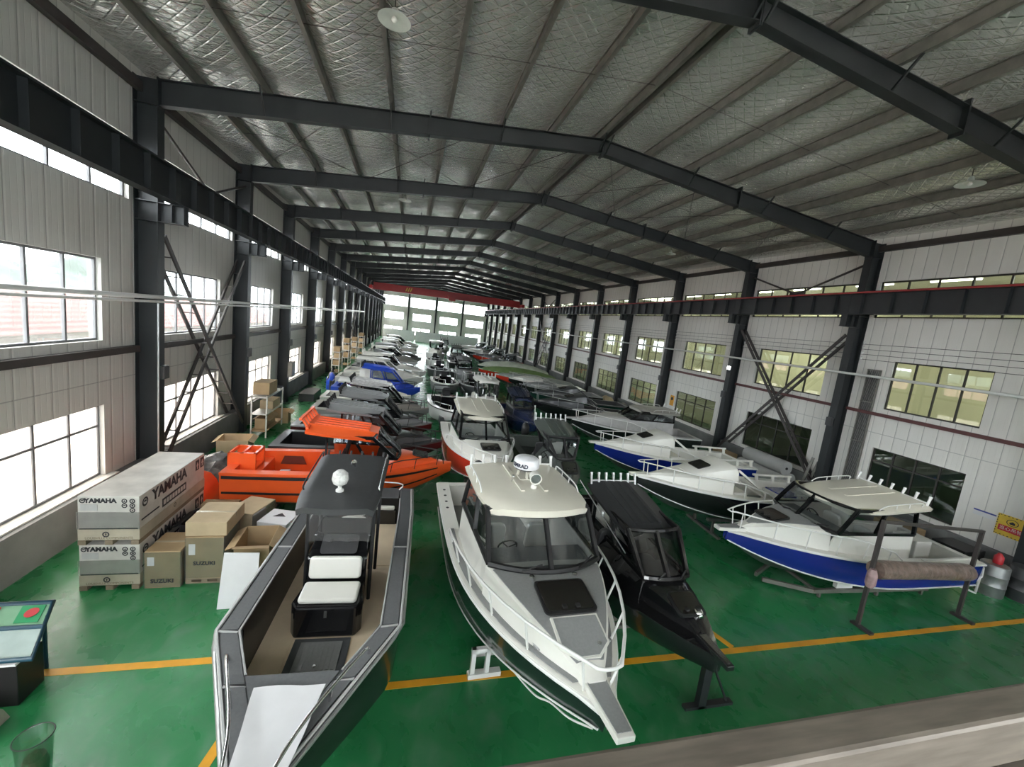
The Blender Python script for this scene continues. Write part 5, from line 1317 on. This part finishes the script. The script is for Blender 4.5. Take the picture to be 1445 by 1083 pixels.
for i, nm in ((1,'second'),(3,'fourth')):
    t = thing('flood_lamp', 'small lit floodlight on the %s corridor wall column' % nm, 'lamp', (16.98,fy(i)-.2,4.85))
    b = MB(); b.box((-.12,-.12,-.1),(-.06,.12,.1)); b.build('housing', GAUGE, t); b = MB(); b.box((-.06,-.02,-.02),(.08,.02,.02)); b.build('arm', GAUGE, t)
    b = MB(); b.box((-.128,-.1,-.08),(-.121,.1,.08)); b.build('lens', emis('floodlight_glow', (1,1,.95), 30), t)
for x, y, nm in ((13.4,8.0,'over the blue hulled boat'),(-.72,8.5,'over the black console boat'),(-.72,20.5,'second along the roof'),(-.72,32.5,'third along the roof'),(13.4,20.5,'above the half cabin boats'),(12.6,31.6,'beyond the half cabin boats')):
    zc = roof_z(x)+.02
    t = thing('pendant_lamp', 'unlit white shallow pendant lamp hanging %s' % nm, 'lamp', (x,y,zc-.38))
    b = MB(); b.tube([(0,0,.2),(0,0,.38)], .012, 6); b.build('cord', BLACKM, t)
    b = MB(); b.lathe([(.03,.2),(.06,.18),(.07,.1),(.11,.07),(.27,.02),(.29,0),(.28,0),(.10,.055),(.0,.06)], (0,0,0), 24, caps=False); b.build('lamp_shade', mat('enamel_white', (.62,.66,.62), .35), t, smooth=50)
    b = MB(); b.lathe([(.03,.06),(.05,.03),(.05,.0),(.02,-.03),(0,-.035)], (0,0,0), 12, caps=False); b.build('bulb', WHITE, t, smooth=60)
# ------------------------------------------------------------ red overhead crane
CRED = mat('crane_red', (.42,.022,.022), .4, 0, .08, 2)
t = thing('overhead_crane', 'red overhead travelling crane spanning the hall', 'crane', (0,64,0))
b = MB(); b.box((-5.7,-.35,8.66),(16.4,.35,9.66)); b.build('bridge_girder', CRED, t)
for x in (-5.96,16.66):
    b = MB(); b.box((x-.22,-1.6,8.7),(x+.22,1.6,9.15)); o = b.build('end_carriage', CRED, t)
    for y in (-1.25,1.25):
        w = MB(); w.lathe([(.1,-.05),(.1,.05)], (x,y,8.705), 16, axis=(1,0,0)); w.build('wheel', STEEL, o)
b = MB(); b.box((5.2,-.8,8.35),(6.2,-.36,9.0)); b.tube([(5.7,-.58,8.35),(5.7,-.58,7.6)], .03, 6); b.build('hoist', CRED, t)
b = MB()
for k in range(3): b.plate([(-1.2+.32*k,-.352,8.9),(-1.05+.32*k,-.352,8.9),(-.85+.32*k,-.352,9.45),(-1.0+.32*k,-.352,9.45)], -.002)
b.build('painted_mark', mat('faded_yellow', (.6,.36,.05), .5), t)
# low partition in front of the far gable
for x0, x1, nm in ((-5.6,.9,'nearer the window wall'),(1.1,14.6,'in the middle')):
    t = thing('partition_wall', 'low white partition wall before the far gable, %s' % nm, 'partition', (0,90,0))
    b = MB(); b.box((x0,-.06,0),(x1,.06,2.1)); b.build('panel', mat('partition_white', (.66,.68,.67), .5), t); b = MB(); b.box((x0,-.09,2.1),(x1,.09,2.2)); b.build('cap', ALU, t)
# ------------------------------------------------------------ shelves and clutter along the window wall
def shelf(x, y, d, hh, n, label, m=WTUBE):
    t = thing('storage_rack', label, 'rack', (x,y,0))
    for px_ in (0,.55):
        for py_ in (0,d): b = MB(); b.box((px_,py_,0),(px_+.05,py_+.05,hh)); b.build('upright', m, t)
    for k in range(n):
        z = .25+(hh-.35)*k/(n-1); b = MB(); b.box((0,0,z),(.6,d+.05,z+.04)); b.build('shelf_board', m if k else CARD, t)
    return t
shelf(-5.95,18.0,2.1,1.75,3,'white metal rack with cartons by the second window wall column')
carton('cardboard_box', 'brown carton on the top shelf of the white rack', (-5.95,18.2,1.75),(-5.35,19.2,2.25), CARD, 0)
carton('cardboard_box', 'brown carton on the middle shelf of the white rack', (-5.9,18.9,.995),(-5.4,19.9,1.35), CARD2, 0)
carton('cardboard_box', 'brown carton on the bottom shelf of the white rack', (-5.88,18.3,.295),(-5.5,19.6,.72), CARD, 0, open_=True)
carton('cardboard_box', 'brown carton on the floor at the end of the white rack', (-5.9,20.3,0),(-5.2,21.1,.55), CARD, .1, open_=True)
t = thing('meter_cabinet', 'grey meter cabinet hung on the third window wall column', 'cabinet', (-6.34,fy(2)-.3,1.5))
b = MB(); b.box((0,0,0),(.22,.6,.8)); b.build('body', GALV, t); b = MB(); b.box((.22,.05,.06),(.235,.55,.74)); b.build('door', mat('cabinet_grey', (.4,.41,.41), .4), t)
carton('tool_box', 'dark long tool box on the floor by the third window wall column', (-5.9,25.2,0),(-5.1,27.2,.45), GAUGE, 0, tape=False)
t = thing('plastic_drum', 'bright blue plastic drum on the floor by the window wall', 'drum', (-4.95,29.5,0))
b = MB(); b.lathe([(.28,0),(.30,.05),(.30,.3),(.285,.33),(.30,.36),(.30,.75),(.27,.82)], (0,0,0), 18); b.build('body', HB_LBLUE, t, smooth=40); b = MB(); b.lathe([(.26,.82),(.26,.86),(.0,.87)], (0,0,0), 18); b.build('lid', WPAPER, t)
b = MB(); rr = []
for i in range(7): rr.append([(-5.3+.2*i, 30.6+.25*j, .03+(.08*R.random() if 0<i<6 else 0)) for j in range(7)])
b.loft(rr); o = b.build('blue_sheet', HB_LBLUE, smooth=40); tag(o, 'crumpled blue sheet on the floor behind the blue drum', 'sheet')
for k, (y, hh) in enumerate(((35.5,2.0),(40.5,2.4),(46,2.2),(52,2.4))):
    shelf(-6.0,y,1.8,hh,4,'white frame rack of parts, %s beyond the blue drum' % ords[k])
    for q in range(3):
        carton('cardboard_box', 'brown carton on the %s shelf of the %s rack beyond the blue drum' % (ords[q+1], ords[k]), (-5.92,y+.2+.3*(q%2),.25+(hh-.35)*(q+1)/3+.045),(-5.42,y+1.1+.3*(q%2),.25+(hh-.35)*(q+1)/3+.45), CARD if q != 1 else CARD2, 0)
def person(x, y, rz, label, shirt, trousers):
    t = thing('person', label, 'person', (x,y,0), rz)
    me = bpy.data.meshes.new('body'); V = [(0,0,.95),(0,0,1.2),(0,0,1.42),(0,0,1.52),(0,.02,1.66)]; E = [(0,1),(1,2),(2,3),(3,4)]; rad = [.13,.125,.14,.055,.10]
    for s in (-1,1):
        b0 = len(V); V += [(s*.1,0,.9),(s*.11,.03,.5),(s*.11,-.02,.1),(s*.12,.12,.05),(s*.19,0,1.42),(s*.25,.02,1.15),(s*.24,.18,.98),(s*.23,.24,.93)]
        E += [(0,b0),(b0,b0+1),(b0+1,b0+2),(b0+2,b0+3),(2,b0+4),(b0+4,b0+5),(b0+5,b0+6),(b0+6,b0+7)]; rad += [.09,.065,.045,.04,.055,.045,.035,.03]
    me.from_pydata(V, E, []); o = bpy.data.objects.new('body', me); C.objects.link(o); o.parent = t
    sk = o.modifiers.new('skin','SKIN'); sb_ = o.modifiers.new('sub','SUBSURF'); sb_.levels = sb_.render_levels = 1
    for i, r in enumerate(rad): me.skin_vertices[0].data[i].radius = (r, r)
    me.skin_vertices[0].data[0].use_root = True; me.materials.append(trousers)
    b = MB(); b.lathe([(.19,0),(.2,.2),(.21,.38),(.1,.52)], (0,0,.95), 14); b.xf(Matrix.Diagonal((1,.75,1,1))); b.build('jacket', shirt, t, smooth=60)
    b = MB(); b.lathe([(.115,-.02),(.11,.06),(.06,.105),(0,.115)], (0,.0,1.68), 12, caps=False); b.build('hair', BLACKM, t, smooth=60)
    return t
person(-4.55,27.6,2.6,'person in a bright blue jacket bending by the window wall row', HB_LBLUE, HB_CHAR)
# ------------------------------------------------------------ by the corridor wall
ROLL = mat('grey_foam_roll', (.40,.40,.39), .75, 0, .06, 3, bump=.1)
for (x, z, nm) in ((16.98,.33,'lower one by the wall'),(16.32,.33,'lower one away from the wall'),(16.66,.885,'topmost of three')):
    t = thing('material_roll', 'big grey foam roll lying along the corridor wall, %s' % nm, 'roll', (x,13.9,z))
    b = MB(); b.lathe([(.32,-1.1),(.32,1.1)], (0,1.1,0), 24, axis=(0,1,0)); b.build('roll_body', ROLL, t, smooth=40)
    b = MB(); b.lathe([(.06,-1.13),(.06,1.13)], (0,1.1,0), 12, axis=(0,1,0)); b.build('core_tube', BLACKM, t)
carton('cardboard_box', 'brown carton on the floor beyond the grey foam rolls', (16.2,17.0,0),(17.0,17.9,.5), CARD, 0)
for k, (x, y, nm) in enumerate(((17.15,13.3,'steel'),(16.75,13.25,'second steel'))):
    b = MB(); b.bar((x,y,.0),(x+.25,y-.15,1.5+.2*k),.12,.03); o = b.build('leaning_plate', GALV); tag(o, '%s strip leaning by the corridor wall column' % nm, 'strip')
# bubble wrap on a pipe frame in front of the blue boat
t = thing('wrap_dispenser', 'brown upright pipe frame holding a roll of plastic wrap before the blue hull', 'frame', (0,0,0))
PX0, PX1, PY0, PY1 = 10.2, 13.45, 6.05, 6.05
for x, y, hp_ in ((PX0,PY0,2.52),(PX1,PY1,2.26)):
    b = MB(); b.box((x-.035,y-.035,.0),(x+.035,y+.035,hp_)); b.build('post', STEEL2, t); b = MB(); b.box((x-.06,y-.3,0),(x+.06,y+.12,.05)); b.build('foot', STEEL2, t)
b = MB(); b.bar((PX0,PY0,2.49),(PX1,PY1,2.23),.06,.06); b.build('top_bar', STEEL2, t)
b = MB(); b.bar((PX0,PY0,1.37),(PX1,PY1,1.18),.04,.04); b.build('spindle', STEEL2, t)
BUB = mat('bubble_wrap', (.21,.15,.125), .3, 0, .45, 7, bump=1.0, bscale=9)
b = MB(); ax = Vector((PX1-PX0,PY1-PY0,-.19)); ln = ax.length; b.lathe([(.06,.1),(.19,.11),(.205,.3),(.185,ln*.5),(.2,ln-.3),(.19,ln-.11),(.06,ln-.1)], (PX0,PY0,1.37), 16, axis=ax); o = b.build('wrap_roll', BUB, t, smooth=50)
b = MB(); b.lathe([(.06,0),(.1,.08),(.1,.3),(.06,.42)], (PX0-.06,PY0-.07,1.0), 10); b.build('loose_wrap', mat('pink_wrap', (.38,.25,.25), .35, 0, .3, 9, bump=.8, bscale=16), t, smooth=50)
# wall sign
t = thing('warning_sign', 'yellow and red warning sign on the corridor wall above the drums', 'sign', (XR-.012,7.36,1.58))
b = MB(); b.box((-.006,-.33,-.32),(.008,.33,.32)); b.build('board', mat('sign_yellow', (.80,.55,.06), .45), t)
b = MB()
for k in range(8):
    for z in (-.305,.285): b.box((-.009,-.32+k*.082,z),(-.0062,-.285+k*.082,z+.02))
    for y in (-.325,.305): b.box((-.009,y,-.3+k*.078),(-.0062,y+.02,-.265+k*.078))
N = 20
rg = [[Vector((-.009, .13*q*cos(2*PI*k/N), .13+.10*q*sin(2*PI*k/N))) for k in range(N)] for q in (1,.86)]
b.loft(rg, ring=True); b.add([(-.009,-.06,.08),(-.009,.05,.08),(-.009,.07,.12),(-.009,.0,.17),(-.009,-.05,.14)], [(0,1,2,3,4)]); b.build('sign_print', INK, t)
b = MB(); b.box((-.009,-.27,-.17),(-.0062,.27,.0)); b.build('red_band', mat('sign_red', (.62,.03,.05), .45), t)
text_mesh('当心吊物', .125, mat('sign_white', (.8,.8,.78), .5), 'lettering', t, face_M((-.011,0,-.085),(0,-1,0),(-1,0,0)), .002)
b = MB(); b.box((-.006,-.26,-.09),(0,.26,.09)); o = b.build('notice_sign', WPAPER, loc=(XR-.004,7.98,1.70)); tag(o, 'white and blue notice strip on the corridor wall beside the yellow sign', 'notice')
p_ = MB(); p_.box((-.009,-.26,.045),(-.006,.26,.09)); p_.build('header_band', mat('notice_blue', (.05,.07,.3), .5), o)
t = thing('warning_sign', 'small orange warning sign on the corridor wall by the fourth column', 'sign', (XR-.012,fy(2)-.9,2.0))
b = MB(); b.box((-.006,-.2,-.35),(.006,.2,.35)); b.build('board', mat('sign_orange', (.75,.36,.04), .5), t); b = MB(); b.lathe([(.12,0),(.12,.004),(.07,.004)], (-.006,0,.12), 14, axis=(-1,0,0)); b.build('sign_print', INK, t)
# cable ladder on the corridor wall
t = thing('cable_ladder', 'grey vertical cable ladder on the corridor wall beside the second column', 'cable ladder', (XR-.05,11.95,0.8))
for y in (-.22,.22): b = MB(); b.box((-.03,y-.02,0),(.03,y+.02,4.9)); b.build('side_rail', GALV, t)
for k in range(9): b = MB(); b.tube([(-.0,-.16+.04*k,0),(0,-.16+.04*k,4.9)], .012, 5); b.build('cable', GAUGE, t)
for z in (.3,2.0,3.6,4.85): b = MB(); b.box((-.045,-.24,z),(-.02,.24,z+.04)); b.build('rung', GALV, t)
# drums, bins and timber beside the blue boat
def drum(x, y, r, hh, m, label, lid=None):
    t = thing('steel_drum', label, 'drum', (x,y,0))
    b = MB(); b.lathe([(r*.97,0),(r,.02),(r,hh*.33),(r*1.03,hh*.345),(r,hh*.36),(r,hh*.66),(r*1.03,hh*.675),(r,hh*.69),(r,hh-.02),(r*.96,hh)], (0,0,0), 20); b.build('body', m, t, smooth=40)
    b = MB(); b.lathe([(r*.9,hh),(r*.9,hh+.015),(0,hh+.016)], (0,0,0), 20); b.build('lid', lid or m, t)
drum(15.95,6.75,.29,.86,mat('silver_drum', (.30,.31,.31), .35, .5, .2, 4),'silver steel drum on the floor by the blue boat stern')
drum(16.6,6.45,.3,.9,mat('dark_drum', (.06,.062,.066), .4, 0, .2, 4),'dark grey steel drum next to the silver drum')
b = MB(); b.lathe([(.09,0),(.1,.03),(.1,.2),(.05,.27),(.04,.3)], (16.0,6.75,.878), 14); o = b.build('red_bottle', mat('red_plastic', (.5,.02,.03), .4), smooth=50); tag(o, 'red plastic bottle standing on the silver drum', 'bottle')
t = thing('timber_block', 'pale timber crate block on the floor behind the blue boat stern', 'block', (15.4,7.32,0))
for z in (0,.23):
    for x in (-.25,.0,.25): b = MB(); b.box((x-.11,-.28,z),(x+.11,.28,z+.21)); b.build('timber', mat('pale_timber', (.52,.45,.24), .7, 0, .15, 3), t)
carton('tool_box', 'black tool box on the floor by the wall plinth behind the drums', (16.2,7.5,0),(17.1,8.3,.75), BLACKM, 0, tape=False)
carton('cardboard_box', 'flat brown carton on the floor under the low corridor window', (16.3,9.0,0),(17.2,10.0,.6), CARD, 0)
# ------------------------------------------------------------ near the camera, window side corner
BTUBE = mat('teal_blue_steel', (.02,.07,.11), .35, 0, .1, 5)
t = thing('display_stand', 'blue tubular stand with a slanted tray of red and green tags', 'stand', (-5.25,6.15,0))
def sp(u, v, d=0): return Vector((lerp(-.75,.72,u)+lerp(.12,-.13,v), lerp(-.20,.51,v)+.02*u, lerp(.70,1.0,v)+d))
b = MB(); b.tube([sp(0,0),sp(1,0),sp(1,1),sp(0,1)], .035, 8, closed=True); b.tube([sp(0,.55),sp(1,.55)], .03, 8); b.build('tube_frame', BTUBE, t, smooth=60)
b = MB(); b.add([sp(.02,.57),sp(.98,.57),sp(.98,.97),sp(.02,.97)], [(0,1,2,3)]); b.build('tray', mat('pale_green_tray', (.22,.42,.27), .5), t)
b = MB(); b.add([sp(.02,.03,-.01),sp(.98,.03,-.01),sp(.98,.53,-.01),sp(.02,.53,-.01)], [(0,1,2,3)]); b.build('clear_panel', mat('pale_aqua_panel', (.42,.52,.50), .3), t)
for k, (u0, u1, m) in enumerate(((.02,.16,'g'),(.22,.33,'r'),(.46,.6,'r'),(.76,.94,'g'))):
    b = MB(); b.plate([sp(u0,.62,.008),sp(u1,.62,.008),sp(u1+.02,.93,.008),sp(u0+.02,.93,.008)], .012); o = b.build('tag', mat('tag_red', (.55,.04,.05), .5) if m == 'r' else mat('tag_green', (.03,.30,.12), .5), t)
    if k == 3:
        b = MB(); c = sp(.87,.78,.03); b.lathe([(.075,0),(.075,.004),(0,.005)], c, 14, axis=(0,-.3,1)); b.build('red_disc', mat('tag_red', (.55,.04,.05), .5), o)
for u, v in ((.06,.9),(.94,.9)):
    b = MB(); p = sp(u,v); b.tube([(p.x,p.y,0),(p.x,p.y,p.z)], .025, 8); b.build('leg', BTUBE, t)
b = MB(); b.box((-.68,-.16,0),(.66,.24,.62)); b.build('base_box', BLACKM, t, bevel=.01)
b = MB(); b.box((-.68,-.2,.62),(.68,.0,.65)); b.build('white_ledge', WPAPER, t)
b = MB(); rr = []
for i in range(8):
    s = i/7; rr.append([(-5.55+1.0*s, 5.35+.42*lerp(0,1,j/5)+.05*s, .0+(.42*sin(PI*(j+.02)/5.04)+.05*R.random())*(1-.25*s)) for j in range(6)])
b.loft(rr); b.add(rr[-1],[tuple(range(6))[::-1]]); b.add(rr[0],[tuple(range(6))]); o = b.build('wrapped_bundle', mat('beige_wrapping', (.42,.38,.32), .6, 0, .2, 5, bump=.3), smooth=40); tag(o, 'beige wrapped bundle on the floor before the blue tag stand', 'bundle')
t = thing('waste_bin', 'clear round plastic bin with dark red rubbish inside', 'bin', (-3.64,4.90,0))
b = MB(); b.lathe([(.12,0),(.155,.62),(.16,.64),(.15,.62),(.115,.012),(0,.012)], (0,0,0), 28, caps=False); b.build('body', glass('smoked_clear_plastic', (.84,.88,.86), .08, .05), t, smooth=50)
b = MB(); b.tube([(.16*cos(2*PI*k/28),.16*sin(2*PI*k/28),.64) for k in range(28)], .006, 6, closed=True); b.build('rim', BLACKM, t)
b = MB(); b.lathe([(.09,.02),(.115,.28),(.09,.38),(.05,.36),(.03,.44),(0,.42)], (0,0,0), 14); b.build('rubbish', mat('dark_red_rubbish', (.14,.03,.04), .5, 0, .6, 20, bump=.8, bscale=20), t)
# mezzanine edge with hand rail beside the camera
b = MB(); b.box((-1.6,YF+.05,3.72),(XR-.25,.30,3.9)); struct(b.build('floor_mezzanine', mat('mezzanine_deck', (.25,.22,.19), .6)))
for x in (-1.4,5,11,17): 
    b = MB(); b.box((x-.1,.05,0),(x+.1,.25,3.72)); struct(b.build('mezzanine_column', STEEL))
t = thing('hand_rail', 'brown grey hand rail with bright top edge along the mezzanine', 'railing', (0,0,0))
RAILM = mat('brushed_brown_rail', (.20,.17,.14), .35, .3, .25, 5, stretch=(1,8,8))
b = MB(); b.box((-1.55,.57,4.69),(16,.66,4.84)); b.build('top_rail', RAILM, t, bevel=.012)
b = MB(); b.box((-1.55,.56,4.59),(16,.66,4.635)); b.build('lower_rail', RAILM, t, bevel=.006)
for x in (-1.5,3.2,7,11,15.5):
    b = MB(); b.box((x-.025,.595,3.4),(x+.025,.645,4.69)); b.build('baluster', RAILM, t)
b = MB(); b.box((1.35,.60,4.30),(2.6,.62,4.55)); o = b.build('banner_panel', WPAPER, t); b = MB(); b.box((1.62,.622,4.30),(2.55,.626,4.55)); b.build('banner_print', HB_BLUE, o)
# wall clutter at the far end of the corridor wall
t = thing('stripe_barrier', 'pale wooden cable reel by the corridor wall beyond the fourth column', 'reel', (16.3,30.5,.45))
for y in (-.3,.3): b = MB(); b.lathe([(.45,-.03),(.45,.03)], (0,y,0), 18, axis=(0,1,0)); b.build('flange', CARD2, t)
b = MB(); b.lathe([(.2,-.28),(.2,.28)], (0,0,0), 14, axis=(0,1,0)); b.build('drum_core', CARD, t); t.name = 'cable_reel'
for k, (x, y, m, nm) in enumerate(((16.4,24.6,GALV,'grey machine part'),(16.2,26.2,BLACKM,'black gearbox casing'),(16.4,28.0,GALV,'grey pump casing'))):
    t = thing('machine_part', '%s on the floor by the corridor wall' % nm, 'machine part', (x,y,0))
    b = MB(); b.box((-.4,-.4,0),(.4,.4,.1)); b.build('base', STEEL, t); b = MB(); b.lathe([(.3,.1),(.34,.4),(.25,.7),(.12,.85)], (0,0,0), 14); b.build('casing', m, t, smooth=40)
SKY, CORR, EXPO = 6, 90, 1.75
# ------------------------------------------------------------ daylight, camera, exposure
w = bpy.data.worlds.new('overcast_sky'); bpy.context.scene.world = w; w.use_nodes = True; nt = w.node_tree; L = nt.links
bg = nt.nodes['Background']; tc = node(nt, 'ShaderNodeTexCoord'); sp_ = node(nt, 'ShaderNodeSeparateXYZ'); L.new(tc.outputs['Generated'], sp_.inputs[0])
rp = node(nt, 'ShaderNodeValToRGB'); rp.color_ramp.elements[0].position = .0; rp.color_ramp.elements[1].position = .6
rp.color_ramp.elements[0].color = (.86,.90,.95,1); rp.color_ramp.elements[1].color = (1,1,1,1)
L.new(sp_.outputs['Z'], rp.inputs['Fac']); L.new(rp.outputs['Color'], bg.inputs['Color']); bg.inputs['Strength'].default_value = SKY
def portal(loc, rot, sx, sy):
    l = bpy.data.lights.new('window_portal', 'AREA'); l.shape = 'RECTANGLE'; l.size = sx; l.size_y = sy; l.cycles.is_portal = True
    o = bpy.data.objects.new('window_portal', l); C.objects.link(o); o.location = loc; o.rotation_euler = rot
Ym, Ln = (YF+YB)/2, YB-YF
for z, hh in ((1.85,1.8),(5.18,1.9),(8.38,1.5)): portal((XL-.25,Ym,z), (0,-PI/2,0), hh, Ln)
for y, rx in ((YF-.25, PI/2), (YB+.25, -PI/2)): portal(((XL+XR)/2,y,5), (rx,0,0), 24, 8)
for z in (9.0,):
    for i in range(-2, NF, 2):
        l = bpy.data.lights.new('corridor_light', 'AREA'); l.shape = 'RECTANGLE'; l.size = 2.5; l.size_y = 3; l.energy = CORR
        l.color = (1,.98,.86); o = bpy.data.objects.new('corridor_light', l); C.objects.link(o); o.location = (20.2,fy(i)+6,9.3)
for i in range(1, NF, 2):
    l = bpy.data.lights.new('lower_corridor_light', 'AREA'); l.shape = 'RECTANGLE'; l.size = 2.5; l.size_y = 3; l.energy = CORR*.6
    l.color = (1,.98,.86); o = bpy.data.objects.new('lower_corridor_light', l); C.objects.link(o); o.location = (20.2,fy(i)+3,3.4)
cam = bpy.data.cameras.new('camera'); cam.sensor_width = 36; cam.lens = 575.0933/1445*36; cam.clip_start = .05; cam.clip_end = 400
co = bpy.data.objects.new('camera', cam); C.objects.link(co)
r_ = Vector((0.96470487,-0.23543265,0.11796598)); u_ = Vector((-0.08037608,0.16334013,0.98329024)); f_ = Vector((0.25076721,0.95806653,-0.13865186))
co.matrix_world = Matrix(((r_.x,u_.x,-f_.x,0),(r_.y,u_.y,-f_.y,0),(r_.z,u_.z,-f_.z,H_CAM),(0,0,0,1)))
sc = bpy.context.scene; sc.camera = co
vs = sc.view_settings; vs.view_transform = 'Standard'; vs.look = 'None'; vs.gamma = 1; vs.use_curve_mapping = False; vs.exposure = EXPO
sc.cycles.max_bounces = 10; sc.cycles.diffuse_bounces = 5; sc.cycles.glossy_bounces = 4; sc.cycles.transparent_max_bounces = 16; sc.cycles.sample_clamp_indirect = 8
